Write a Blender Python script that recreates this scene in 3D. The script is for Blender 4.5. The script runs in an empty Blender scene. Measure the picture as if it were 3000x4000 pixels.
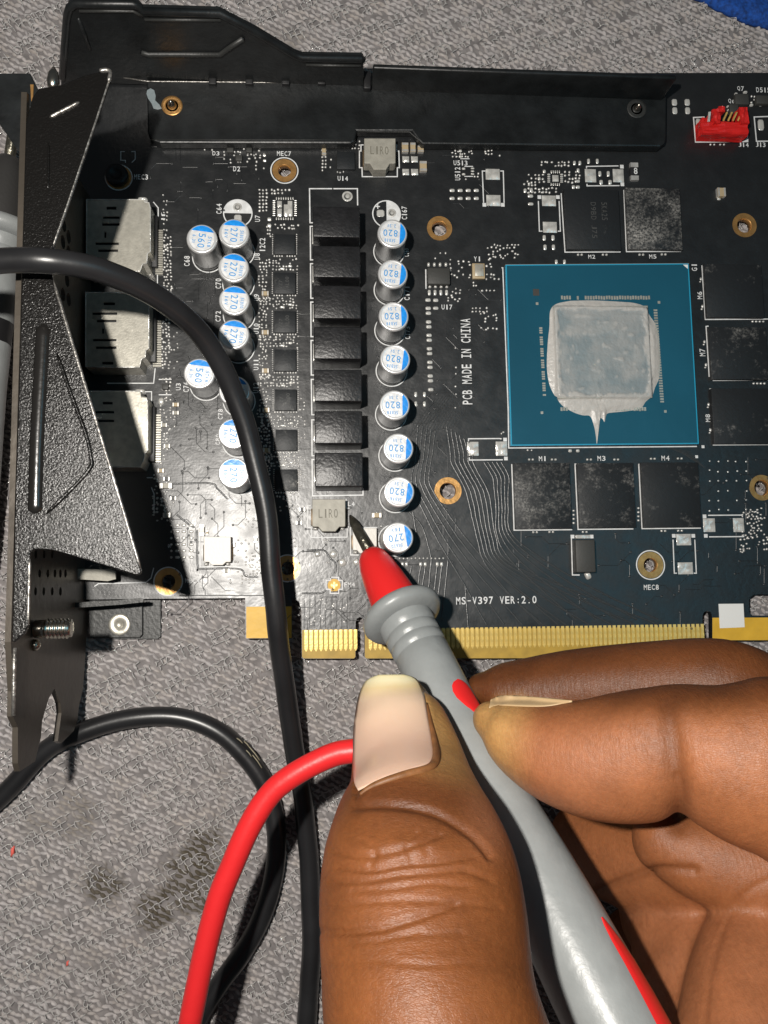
import bpy, bmesh, math, random
import numpy as np
from mathutils import Vector, Matrix, noise, bvhtree

random.seed(7)
rng = np.random.default_rng(7)
S = 0.001                       # all lengths below are millimetres
scene = bpy.context.scene
COL = scene.collection

# ------------------------------------------------------------------ camera
W, HH, F = 3000.0, 4000.0, 3050.0
CAM_H = 163.0
NAD = (-230.0, 300.0)           # foot of the plumb line under the lens, in pixels from the picture centre
d = Vector((NAD[0], NAD[1], F)).normalized()
ex = Vector((1.0, -0.008, 0.0)); ex.z = -(ex.x * d.x + ex.y * d.y) / d.z; ex.normalize()
ez = -d
ey = ez.cross(ex)
A = Matrix((ex, ey, ez)).transposed()      # world -> camera (right, down, forward)
RIGHT, DOWN, FWD = (Vector(A[i]) for i in range(3))
cam_data = bpy.data.cameras.new("Camera")
cam = bpy.data.objects.new("Camera", cam_data)
COL.objects.link(cam)
cam_data.sensor_fit = 'VERTICAL'
cam_data.sensor_height = 40.0
cam_data.sensor_width = 30.0
cam_data.lens = F / HH * 40.0
cam_data.clip_start = 0.005
cam_data.clip_end = 10.0
M3 = Matrix((RIGHT, -DOWN, -FWD)).transposed()
cam.matrix_world = Matrix.Translation(Vector((0, 0, CAM_H)) * S) @ M3.to_4x4()
scene.camera = cam

def ray(px, py):
    return RIGHT * (px - W / 2) + DOWN * (py - HH / 2) + FWD * F
def at(px, py, z=0.0):
    r = ray(px, py); t = (z - CAM_H) / r.z
    return Vector((r.x * t, r.y * t, z))
def at_x(px, py, X):
    r = ray(px, py); t = X / r.x
    return Vector((X, r.y * t, CAM_H + r.z * t))
def at_y(px, py, Y):
    r = ray(px, py); t = Y / r.y
    return Vector((r.x * t, Y, CAM_H + r.z * t))
def to_px(v):
    c = Vector(v) - Vector((0, 0, CAM_H))
    f = c.dot(FWD)
    return (W / 2 + F * c.dot(RIGHT) / f, HH / 2 + F * c.dot(DOWN) / f)
K = 3000.0 / 1659.0
def au(ux, uy, z=0.0):
    return at(ux * K, uy * K, z)
def mm(px, z=0.0):               # pixel length -> mm at height z
    return px * (CAM_H - z) / F

# ------------------------------------------------------------------ world, lamp, exposure
world = bpy.data.worlds.new("World"); scene.world = world; world.use_nodes = True
bg = world.node_tree.nodes["Background"]
bg.inputs[0].default_value = (0.85, 0.92, 1.0, 1); bg.inputs[1].default_value = 0.045

LAMP_FOOT = at(575, 1940, 0)
ld = bpy.data.lights.new("torch_lamp", 'POINT')
ld.energy = 1.95; ld.color = (1.0, 0.95, 0.88); ld.shadow_soft_size = 3.0 * S
lamp = bpy.data.objects.new("torch_lamp", ld); COL.objects.link(lamp)
lamp.location = Vector((LAMP_FOOT.x, LAMP_FOOT.y, 196.0)) * S

wd = bpy.data.lights.new("blue_sheen_light", 'AREA')  # added light that makes the board's blue sheen; its real source is unknown
wd.energy = 0.062; wd.color = (0.20, 0.68, 0.92); wd.shape = 'RECTANGLE'; wd.size = 0.17; wd.size_y = 0.09
sheen_obj = bpy.data.objects.new("blue_sheen_light", wd); COL.objects.link(sheen_obj)
sheen_obj.location = Vector((190, 30, 330)) * S
sheen_obj.rotation_euler = (Vector((63, 10, 0)) - Vector((190, 30, 330))).to_track_quat('-Z', 'Y').to_euler()

vs = scene.view_settings
vs.view_transform = 'Standard'; vs.look = 'None'; vs.exposure = 0.0; vs.gamma = 1.0; vs.use_curve_mapping = False
scene.cycles.max_bounces = 6
scene.cycles.use_denoising = True

# ------------------------------------------------------------------ materials
MATS = {}
def mat(name, col=(0.5, 0.5, 0.5), rough=0.5, metal=0.0, bump=None, spec=0.5, vary=None, coat=0.0):
    """bump: (scale per mm, strength, detail[, stretch]); vary: (scale per mm, darker factor, lighter factor)"""
    m = bpy.data.materials.new(name); m.use_nodes = True
    nt = m.node_tree; b = nt.nodes["Principled BSDF"]
    b.inputs["Base Color"].default_value = (*col, 1); b.inputs["Roughness"].default_value = rough
    b.inputs["Metallic"].default_value = metal; b.inputs["Specular IOR Level"].default_value = spec
    b.inputs["Coat Weight"].default_value = coat
    tc = nt.nodes.new("ShaderNodeTexCoord")
    if vary:
        n = nt.nodes.new("ShaderNodeTexNoise"); n.inputs["Scale"].default_value = vary[0] / S; n.inputs["Detail"].default_value = 5
        nt.links.new(tc.outputs["Object"], n.inputs["Vector"])
        r = nt.nodes.new("ShaderNodeValToRGB")
        r.color_ramp.elements[0].position = 0.3; r.color_ramp.elements[1].position = 0.7
        r.color_ramp.elements[0].color = (*[c * vary[1] for c in col], 1)
        r.color_ramp.elements[1].color = (*[min(1, c * vary[2]) for c in col], 1)
        nt.links.new(n.outputs["Fac"], r.inputs[0]); nt.links.new(r.outputs[0], b.inputs["Base Color"])
    if bump:
        n = nt.nodes.new("ShaderNodeTexNoise"); n.inputs["Scale"].default_value = bump[0] / S
        n.inputs["Detail"].default_value = bump[2]
        if len(bump) > 3:
            mp = nt.nodes.new("ShaderNodeMapping"); mp.inputs["Scale"].default_value = bump[3]
            nt.links.new(tc.outputs["Object"], mp.inputs[0]); nt.links.new(mp.outputs[0], n.inputs["Vector"])
        else:
            nt.links.new(tc.outputs["Object"], n.inputs["Vector"])
        bp = nt.nodes.new("ShaderNodeBump"); bp.inputs["Strength"].default_value = bump[1]; bp.inputs["Distance"].default_value = 0.1 * S / bump[0]*3
        nt.links.new(n.outputs["Fac"], bp.inputs["Height"]); nt.links.new(bp.outputs[0], b.inputs["Normal"])
    MATS[name] = m
    return m

def ramp(nt, a, b, ca, cb):
    r = nt.nodes.new("ShaderNodeValToRGB")
    r.color_ramp.elements[0].position = a; r.color_ramp.elements[1].position = b
    r.color_ramp.elements[0].color = ca; r.color_ramp.elements[1].color = cb
    return r
def noise_node(nt, scale_mm, detail=4, vec=None, rough=0.5):
    n = nt.nodes.new("ShaderNodeTexNoise"); n.inputs["Scale"].default_value = scale_mm / S
    n.inputs["Detail"].default_value = detail; n.inputs["Roughness"].default_value = rough
    if vec: nt.links.new(vec, n.inputs["Vector"])
    return n
def mix(nt, fac, a, b):
    m = nt.nodes.new("ShaderNodeMix"); m.data_type = 'RGBA'
    if hasattr(fac, 'links'): nt.links.new(fac, m.inputs[0])
    else: m.inputs[0].default_value = fac
    for i, v in ((6, a), (7, b)):
        if hasattr(v, 'links'): nt.links.new(v, m.inputs[i])
        else: m.inputs[i].default_value = v
    return m.outputs[2]
def math_node(nt, op, a, b=0.0):
    m = nt.nodes.new("ShaderNodeMath"); m.operation = op
    for i, v in ((0, a), (1, b)):
        if hasattr(v, 'links'): nt.links.new(v, m.inputs[i])
        else: m.inputs[i].default_value = v
    return m.outputs[0]

def board_material():
    m = mat('board_mask', (0.010, 0.011, 0.012), 0.36, 0, spec=0.85)
    nt = m.node_tree; b = nt.nodes["Principled BSDF"]
    tc = nt.nodes.new("ShaderNodeTexCoord"); o = tc.outputs["Object"]
    big = noise_node(nt, 0.05, 5, o); fine = noise_node(nt, 1.1, 6, o); med = noise_node(nt, 0.28, 6, o)
    dust = noise_node(nt, 2.4, 3, o)
    c = mix(nt, big.outputs["Fac"], (0.007, 0.008, 0.009, 1), (0.016, 0.017, 0.018, 1))
    sp = ramp(nt, 0.70, 0.78, (0, 0, 0, 1), (1, 1, 1, 1)); nt.links.new(dust.outputs["Fac"], sp.inputs[0])
    md = ramp(nt, 0.5, 0.72, (0, 0, 0, 1), (1, 1, 1, 1)); nt.links.new(med.outputs["Fac"], md.inputs[0])
    f = math_node(nt, 'MULTIPLY', sp.outputs[0], md.outputs[0])
    c = mix(nt, math_node(nt, 'MULTIPLY', f, 0.5), c, (0.16, 0.16, 0.155, 1))
    nt.links.new(c, b.inputs["Base Color"])
    rr = ramp(nt, 0.3, 0.75, (0.31, 0.31, 0.31, 1), (0.44, 0.44, 0.44, 1)); nt.links.new(med.outputs["Fac"], rr.inputs[0])
    nt.links.new(rr.outputs[0], b.inputs["Roughness"])
    bp = nt.nodes.new("ShaderNodeBump"); bp.inputs["Strength"].default_value = 0.28; bp.inputs["Distance"].default_value = 0.12 * S
    nt.links.new(fine.outputs["Fac"], bp.inputs["Height"])
    bp2 = nt.nodes.new("ShaderNodeBump"); bp2.inputs["Strength"].default_value = 0.25; bp2.inputs["Distance"].default_value = 0.3 * S
    nt.links.new(med.outputs["Fac"], bp2.inputs["Height"]); nt.links.new(bp.outputs[0], bp2.inputs["Normal"])
    nt.links.new(bp2.outputs[0], b.inputs["Normal"])
    return m
board_material()

def chip_material():
    """black mould compound with a smear of thermal-pad remains and painted glare speckle; how much is set on each chip"""
    m = mat('chip_black', (0.016, 0.018, 0.020), 0.5, 0, spec=0.4)
    nt = m.node_tree; b = nt.nodes["Principled BSDF"]
    tc = nt.nodes.new("ShaderNodeTexCoord"); o = tc.outputs["Object"]
    oi = nt.nodes.new("ShaderNodeObjectInfo")
    ad = nt.nodes.new("ShaderNodeVectorMath"); ad.operation = 'ADD'
    sc = nt.nodes.new("ShaderNodeVectorMath"); sc.operation = 'SCALE'; sc.inputs[3].default_value = 3.0
    cmb = nt.nodes.new("ShaderNodeCombineXYZ")
    for k in range(3): nt.links.new(oi.outputs["Random"], cmb.inputs[k])
    nt.links.new(cmb.outputs[0], sc.inputs[0]); nt.links.new(o, ad.inputs[0]); nt.links.new(sc.outputs[0], ad.inputs[1])
    v = ad.outputs[0]
    at_ = nt.nodes.new("ShaderNodeAttribute"); at_.attribute_type = 'OBJECT'; at_.attribute_name = 'residue_glare'
    big = noise_node(nt, 0.16, 4, v); fin = noise_node(nt, 0.9, 8, v, 0.65); fib = noise_node(nt, 2.2, 6, v, 0.7)
    t = math_node(nt, 'ADD', math_node(nt, 'MULTIPLY', big.outputs["Fac"], 0.9), math_node(nt, 'MULTIPLY', fin.outputs["Fac"], 0.75))
    t = math_node(nt, 'ADD', t, math_node(nt, 'MULTIPLY', at_.outputs["Fac"], 0.34))
    r = ramp(nt, 0.62, 1.0, (0, 0, 0, 1), (1, 1, 1, 1)); nt.links.new(math_node(nt, 'SUBTRACT', t, 0.35), r.inputs[0])
    fr_ = ramp(nt, 0.42, 0.62, (0.06, 0.06, 0.06, 1), (1, 1, 1, 1)); nt.links.new(fib.outputs["Fac"], fr_.inputs[0])
    f = math_node(nt, 'MULTIPLY', r.outputs[0], fr_.outputs[0])
    c = mix(nt, f, (0.014, 0.016, 0.018, 1), (0.33, 0.32, 0.30, 1))
    nt.links.new(c, b.inputs["Base Color"])
    bp = nt.nodes.new("ShaderNodeBump"); bp.inputs["Strength"].default_value = 0.35; bp.inputs["Distance"].default_value = 0.2 * S
    nt.links.new(fin.outputs["Fac"], bp.inputs["Height"]); nt.links.new(bp.outputs[0], b.inputs["Normal"])
    return m
chip_material()

def bracket_material():
    m = mat('bracket_black', (0.006, 0.0055, 0.005), 0.25, 0, spec=0.48)
    nt = m.node_tree; b = nt.nodes["Principled BSDF"]
    tc = nt.nodes.new("ShaderNodeTexCoord"); o = tc.outputs["Object"]
    n1 = noise_node(nt, 3.1, 2, o, 0.65); n2 = noise_node(nt, 1.2, 1, o)
    bp = nt.nodes.new("ShaderNodeBump"); bp.inputs["Strength"].default_value = 0.85; bp.inputs["Distance"].default_value = 0.22 * S
    bp.inputs['Strength'].default_value = 0.46
    nt.links.new(n1.outputs["Fac"], bp.inputs["Height"])
    bp2 = nt.nodes.new("ShaderNodeBump"); bp2.inputs["Strength"].default_value = 0.12; bp2.inputs["Distance"].default_value = 0.15 * S
    nt.links.new(n2.outputs["Fac"], bp2.inputs["Height"]); nt.links.new(bp.outputs[0], bp2.inputs["Normal"])
    nt.links.new(bp2.outputs[0], b.inputs["Normal"])
    return m
bracket_material()

mat('edge_fibre', (0.42, 0.27, 0.04), 0.55, vary=(0.4, 0.8, 1.15))
mat('tan_fibre', (0.66, 0.39, 0.035), 0.5, vary=(0.25, 0.9, 1.1), bump=(0.8, 0.15, 3))
mat('gold', (0.86, 0.62, 0.19), 0.34, 0.35, bump=(1.2, 0.25, 4), vary=(0.9, 0.66, 1.1))
mat('copper', (0.62, 0.34, 0.12), 0.38, 0.75, bump=(0.9, 0.25, 5), vary=(0.5, 0.75, 1.2))
mat('solder', (0.74, 0.73, 0.69), 0.24, 0.32, bump=(0.8, 0.5, 3), vary=(0.6, 0.6, 1.2), spec=0.8)
mat('solder_dot', (0.80, 0.79, 0.76), 0.38, 0.55, vary=(0.35, 0.6, 1.15))
mat('silk_white', (0.72, 0.73, 0.73), 0.55, vary=(0.8, 0.82, 1.08))
mat('can_alu', (0.50, 0.50, 0.50), 0.36, 0.95, bump=(0.5, 0.1, 3, (0.1, 0.1, 1)))
mat('can_rim', (0.90, 0.90, 0.90), 0.30, 0.6)
mat('cap_top', (0.74, 0.75, 0.76), 0.45, 0.15, bump=(1.6, 0.35, 4), vary=(0.9, 0.8, 1.08))
mat('cap_blue', (0.008, 0.25, 0.74), 0.35, 0, bump=(1.4, 0.3, 3), vary=(0.8, 0.75, 1.3))
mat('cap_ink', (0.04, 0.28, 0.62), 0.5)
mat('rubber', (0.02, 0.02, 0.02), 0.6)
mat('choke_black', (0.011, 0.011, 0.012), 0.37, bump=(1.3, 0.42, 6), spec=0.5, vary=(0.5, 0.7, 1.6))
mat('choke_grey', (0.33, 0.315, 0.27), 0.55, 0.1, bump=(1.8, 0.25, 4), vary=(0.6, 0.85, 1.12))
mat('choke_pale', (0.62, 0.60, 0.56), 0.5, 0.1, bump=(1.5, 0.3, 4))
mat('choke_ink', (0.16, 0.15, 0.12), 0.6)
mat('shell_metal', (0.60, 0.575, 0.50), 0.38, 0.6, bump=(2.4, 0.22, 4), vary=(0.8, 0.8, 1.1))
mat('dark_plastic', (0.012, 0.012, 0.013), 0.5)
mat('brace_black', (0.007, 0.008, 0.0085), 0.40, bump=(0.9, 0.2, 5), vary=(0.25, 0.7, 1.9), spec=0.5)
mat('chip_ink', (0.055, 0.056, 0.055), 0.6)
mat('gpu_mark', (0.05, 0.045, 0.04), 0.6)
mat('brace_edge', (0.030, 0.031, 0.030), 0.45, bump=(1.5, 0.4, 4))
mat('bracket_bare', (0.075, 0.063, 0.050), 0.40, 0.35, bump=(0.5, 0.15, 5), vary=(0.06, 0.75, 1.2))
mat('bracket_ridge', (0.012, 0.011, 0.010), 0.22, spec=0.9, bump=(1.2, 0.12, 3))
mat('worn_edge', (0.45, 0.43, 0.40), 0.35, 0.8, bump=(2.0, 0.8, 4), vary=(1.5, 0.25, 1.3))
mat('screw_steel', (0.62, 0.58, 0.50), 0.25, 1.0, vary=(0.6, 0.6, 1.15))
mat('gpu_blue', (0.010, 0.078, 0.125), 0.30, 0, bump=(0.5, 0.05, 3), vary=(0.03, 0.85, 1.15))
mat('gpu_edge', (0.02, 0.30, 0.48), 0.4)
mat('gpu_core', (0.30, 0.20, 0.12), 0.5)
mat('mlcc_tan', (0.42, 0.33, 0.20), 0.5)
mat('resistor_black', (0.02, 0.02, 0.022), 0.45)
mat('soic_black', (0.045, 0.045, 0.042), 0.55, bump=(2.0, 0.2, 3))
mat('red_plastic', (0.62, 0.018, 0.016), 0.36, bump=(0.5, 0.2, 3), vary=(0.3, 0.85, 1.1))
mat('probe_red', (0.72, 0.022, 0.022), 0.30, bump=(1.2, 0.06, 3), spec=0.5)
mat('probe_grey', (0.27, 0.285, 0.285), 0.36, bump=(0.7, 0.2, 5), vary=(0.3, 0.92, 1.04))
mat('probe_black', (0.035, 0.034, 0.033), 0.42, bump=(1.4, 0.2, 3))
mat('tip_metal', (0.16, 0.15, 0.12), 0.32, 0.85, bump=(0.35, 0.9, 4, (1, 1, 1)), vary=(0.3, 0.45, 1.6))
mat('cable_black', (0.013, 0.013, 0.014), 0.33, bump=(0.9, 0.05, 3), spec=0.55, vary=(0.1, 0.85, 1.5))
mat('print_worn', (0.30, 0.27, 0.19), 0.6)
mat('cable_red', (0.72, 0.022, 0.025), 0.42, bump=(0.9, 0.15, 3))
mat('blue_towel', (0.004, 0.05, 0.25), 0.85, bump=(1.5, 1.0, 4), vary=(1.2, 0.5, 1.7))
mat('sticker_white', (0.78, 0.78, 0.76), 0.5)
mat('lint_red', (0.75, 0.13, 0.10), 0.8)
mat('clear_filament', (0.50, 0.485, 0.475), 0.12, 0.0, spec=1.0, coat=0.7)
mat('trace_mask', (0.032, 0.034, 0.035), 0.34, spec=0.8, bump=(2.0, 0.4, 3))

# ------------------------------------------------------------------ mesh helpers
WM = {}
def link(o, parent=None, M=None):
    COL.objects.link(o)
    M = M or Matrix.Identity(4)
    if parent is not None:
        o.parent = parent
        o.matrix_parent_inverse = WM[parent.name].inverted()
    o.matrix_basis = M
    WM[o.name] = M
    return o
def empty(name, loc):
    o = bpy.data.objects.new(name, None); o.empty_display_size = 0.01
    return link(o, None, Matrix.Translation(Vector(loc) * S))
def tag(o, label, cat, group=None):
    o['label'] = label; o['category'] = cat
    if group: o['group'] = group
    return o
def mesh(name, verts, faces, m, smooth=False):
    me = bpy.data.meshes.new(name)
    me.from_pydata([(v[0] * S, v[1] * S, v[2] * S) for v in verts], [], faces)
    for x in (m if isinstance(m, (list, tuple)) else [m]): me.materials.append(MATS[x])
    if smooth: me.shade_smooth()
    me.update()
    return me
def obj(name, verts, faces, m, parent=None, smooth=False, loc=None, rotz=0.0, M=None):
    me = mesh(name, verts, faces, m, smooth)
    if M is None:
        M = Matrix.Translation(Vector(loc or (0, 0, 0)) * S) @ Matrix.Rotation(rotz, 4, 'Z')
    return link(bpy.data.objects.new(name, me), parent, M)
def inst(name, me, parent, loc, rotz=0.0, scale=(1, 1, 1)):
    o = bpy.data.objects.new(name, me)
    return link(o, parent, Matrix.Translation(Vector(loc) * S) @ Matrix.Rotation(rotz, 4, 'Z') @ Matrix.Diagonal((*scale, 1)))
BOXES = {}
def box_mesh(sx, sy, sz, bev, m, top_only=False, seg=2):
    key = (round(sx, 3), round(sy, 3), round(sz, 3), bev, m, top_only)
    if key in BOXES: return BOXES[key]
    bm = bmesh.new(); bmesh.ops.create_cube(bm, size=1.0)
    for v in bm.verts: v.co = Vector((v.co.x * sx, v.co.y * sy, (v.co.z + 0.5) * sz)) * S
    if bev > 0:
        es = [e for e in bm.edges if not top_only or max(v.co.z for v in e.verts) > 0.5 * sz * S]
        bmesh.ops.bevel(bm, geom=es, offset=bev * S, segments=seg, affect='EDGES', profile=0.5)
    me = bpy.data.meshes.new('box'); bm.to_mesh(me); bm.free(); me.materials.append(MATS[m])
    if bev > 0: me.shade_smooth()
    BOXES[key] = me
    return me
def box(name, c, sx, sy, sz, m, parent, bev=0.1, rotz=0.0, seg=2):
    return inst(name, box_mesh(sx, sy, sz, bev, m, seg=seg), parent, c, rotz)
def rect_px(x0, y0, x1, y1, z=0.0):
    """image rectangle on the plane z -> centre, width, depth"""
    a = at(x0, (y0 + y1) / 2, z); b = at(x1, (y0 + y1) / 2, z); c = at((x0 + x1) / 2, y0, z); e = at((x0 + x1) / 2, y1, z)
    return (a + b + c + e) / 4, abs(b.x - a.x), abs(c.y - e.y)
def top_box(name, x0, y0, x1, y1, h, m, parent, bev=0.15, z0=0.0, seg=2):
    """box whose TOP face fills the image rectangle at height z0+h, standing on z0"""
    c, w, dp = rect_px(x0, y0, x1, y1, z0 + h)
    return box(name, (c.x, c.y, z0), w, dp, h, m, parent, bev, seg=seg)
DG = None
def fill_poly(outer, holes, h, bevel=0.0):
    """prism over a 2D outline with holes, z from 0 to h -> verts, faces in mm"""
    cu = bpy.data.curves.new('tmp', 'CURVE'); cu.dimensions = '2D'; cu.fill_mode = 'BOTH'
    for loop in [outer] + list(holes):
        sp = cu.splines.new('POLY'); sp.points.add(len(loop) - 1); sp.use_cyclic_u = True
        for p, q in zip(sp.points, loop): p.co = (q[0], q[1], 0, 1)
    cu.extrude = h / 2 - bevel if h else 0
    if bevel: cu.bevel_depth = bevel; cu.bevel_resolution = 1; cu.offset = -bevel
    o = bpy.data.objects.new('tmp', cu); COL.objects.link(o)
    dg = bpy.context.evaluated_depsgraph_get(); dg.update()
    me = bpy.data.meshes.new_from_object(o.evaluated_get(dg))
    vs_ = [(v.co.x, v.co.y, v.co.z + h / 2) for v in me.vertices]; fs = [tuple(p.vertices) for p in me.polygons]
    bpy.data.objects.remove(o); bpy.data.curves.remove(cu); bpy.data.meshes.remove(me)
    return vs_, fs
def circle(c, r, n=32):
    return [(c[0] + r * math.cos(2 * math.pi * k / n), c[1] + r * math.sin(2 * math.pi * k / n)) for k in range(n)]
def ring_mesh(r0, r1, h, n=40, z=0.0):
    """flat washer"""
    v, f = [], []
    for k in range(n):
        a = 2 * math.pi * k / n; c, s_ = math.cos(a), math.sin(a)
        v += [(r0 * c, r0 * s_, z), (r1 * c, r1 * s_, z), (r1 * c, r1 * s_, z + h), (r0 * c, r0 * s_, z + h)]
    for k in range(n):
        a, b = 4 * k, 4 * ((k + 1) % n)
        f += [(a + 3, a + 2, b + 2, b + 3), (a + 1, b + 1, b + 2, a + 2), (a, a + 3, b + 3, b), (a, b, b + 1, a + 1)]
    return v, f
def lathe(profile, n=40):
    v, f = [], []
    for r, z in profile:
        for k in range(n):
            a = 2 * math.pi * k / n; v.append((r * math.cos(a), r * math.sin(a), z))
    for i in range(len(profile) - 1):
        for k in range(n):
            a, b = i * n + k, i * n + (k + 1) % n
            f.append((a, b, b + n, a + n))
    f.append(tuple(range(n - 1, -1, -1))); f.append(tuple(range((len(profile) - 1) * n, len(profile) * n)))
    return v, f
def catmull(pts, per=8):
    P = [np.array(p, float) for p in pts]; P = [2 * P[0] - P[1]] + P + [2 * P[-1] - P[-2]]
    out = []
    for i in range(1, len(P) - 2):
        for t in np.linspace(0, 1, per, endpoint=False):
            a, b, c, e = P[i - 1], P[i], P[i + 1], P[i + 2]
            out.append(0.5 * (2 * b + (c - a) * t + (2 * a - 5 * b + 4 * c - e) * t * t + (-a + 3 * b - 3 * c + e) * t ** 3))
    out.append(P[-2])
    return out
def tube(points, radii, n=16, ends=True):
    v, f = [], []; N = len(points); up = Vector((0, 0, 1))
    for i, p in enumerate(points):
        p = Vector(p); t = (Vector(points[min(i + 1, N - 1)]) - Vector(points[max(i - 1, 0)])).normalized()
        s_ = t.cross(up); s_ = s_.normalized() if s_.length > 1e-4 else Vector((1, 0, 0)); u_ = s_.cross(t)
        r = radii[i] if hasattr(radii, '__len__') else radii
        for k in range(n):
            a = 2 * math.pi * k / n; v.append(p + s_ * (r * math.cos(a)) + u_ * (r * math.sin(a)))
    for i in range(N - 1):
        for k in range(n):
            a, b = i * n + k, i * n + (k + 1) % n; f.append((a, b, b + n, a + n))
    if ends: f.append(tuple(range(n - 1, -1, -1))); f.append(tuple(range((N - 1) * n, N * n)))
    return v, f
def join(parts):
    V, Fc = [], []
    for v, f in parts:
        o = len(V); V += list(v); Fc += [tuple(i + o for i in q) for q in f]
    return V, Fc
def lines_px(polys, w, z=0.02):
    """printed lines: each polyline becomes butt-jointed flat strips of width w on the board"""
    V, Fc = [], []
    for poly in polys:
        P = [at(x, y, z) for x, y in poly]
        for i in range(len(P) - 1):
            a, b = P[i], P[i + 1]; t = (b - a).normalized(); s_ = Vector((-t.y, t.x, 0)) * (w / 2)
            a2 = a - t * (w / 2) if i == 0 else a + t * (w / 2) ; b2 = b + t * (w / 2)
            o = len(V); V += [a2 - s_, b2 - s_, b2 + s_, a2 + s_]; Fc.append((o, o + 1, o + 2, o + 3))
    return V, Fc
TXT = {}
def text_geo(s, bold=0.012, mono=True):
    if (s, bold) in TXT: return TXT[(s, bold)]
    if len(s) > 1 and mono:
        V, Fc = [], []
        for k, ch in enumerate(s):
            if ch == ' ': continue
            if ch == 'I':
                v, f = np.array([(x, y) for x0, x1, y0, y1 in ((-.1, .1, -.5, .5), (-.34, -.1, -.5, -.38), (.1, .34, -.5, -.38), (-.34, -.1, .38, .5), (.1, .34, .38, .5)) for x, y in ((x0, y0), (x1, y0), (x1, y1), (x0, y1))]), [tuple(range(4 * q, 4 * q + 4)) for q in range(5)]; w, h, oy = 1.0, 1.0, 0.0
            else:
                v, f = text_geo(ch, bold); w, h, oy = {'1': (0.30, 1, 0), '.': (0.22, 0.16, -0.42), ':': (0.22, 0.6, -0.12), '-': (0.6, 0.12, -0.02), '+': (0.7, 0.7, 0)}.get(ch, (0.76, 1.0, 0.0))
            o = len(V); V += [((k + 0.5) + p[0] * w, p[1] * h + oy) for p in v]; Fc += [tuple(i + o for i in q) for q in f]
        v = np.array(V); lo, hi = v.min(0), v.max(0); v = (v - (lo + hi) / 2) / (hi - lo)
        TXT[(s, bold)] = (v, Fc)
        return v, Fc
    cu = bpy.data.curves.new('tmp', 'FONT'); cu.body = s; cu.size = 1.0; cu.offset = bold; cu.resolution_u = 3; cu.space_character = 1.08
    o = bpy.data.objects.new('tmp', cu); COL.objects.link(o)
    dg = bpy.context.evaluated_depsgraph_get(); dg.update()
    me = bpy.data.meshes.new_from_object(o.evaluated_get(dg))
    v = np.array([(q.co.x, q.co.y) for q in me.vertices]); f = [tuple(p.vertices) for p in me.polygons]
    bpy.data.objects.remove(o); bpy.data.curves.remove(cu); bpy.data.meshes.remove(me)
    lo, hi = v.min(0), v.max(0)
    v = (v - (lo + hi) / 2) / (hi - lo)
    TXT[(s, bold)] = (v, f)
    return v, f
def text_obj(name, s, c, w, h, rot, m, parent, bold=0.012):
    """lettering centred on c (mm), w long and h tall, turned by rot degrees"""
    v, f = text_geo(s, bold)
    return obj(name, [(p[0] * w, p[1] * h, 0) for p in v], f, m, parent, loc=c, rotz=math.radians(rot))
def text_px(s, x0, y0, x1, y1, rot, parent, z=0.105, m='silk_white', name='printed_text', bold=0.012):
    c, w, h = rect_px(x0, y0, x1, y1, z)
    if rot % 180: w, h = h, w
    return text_obj(name, s, (c.x, c.y, z), w, h, rot, m, parent, bold)

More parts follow.
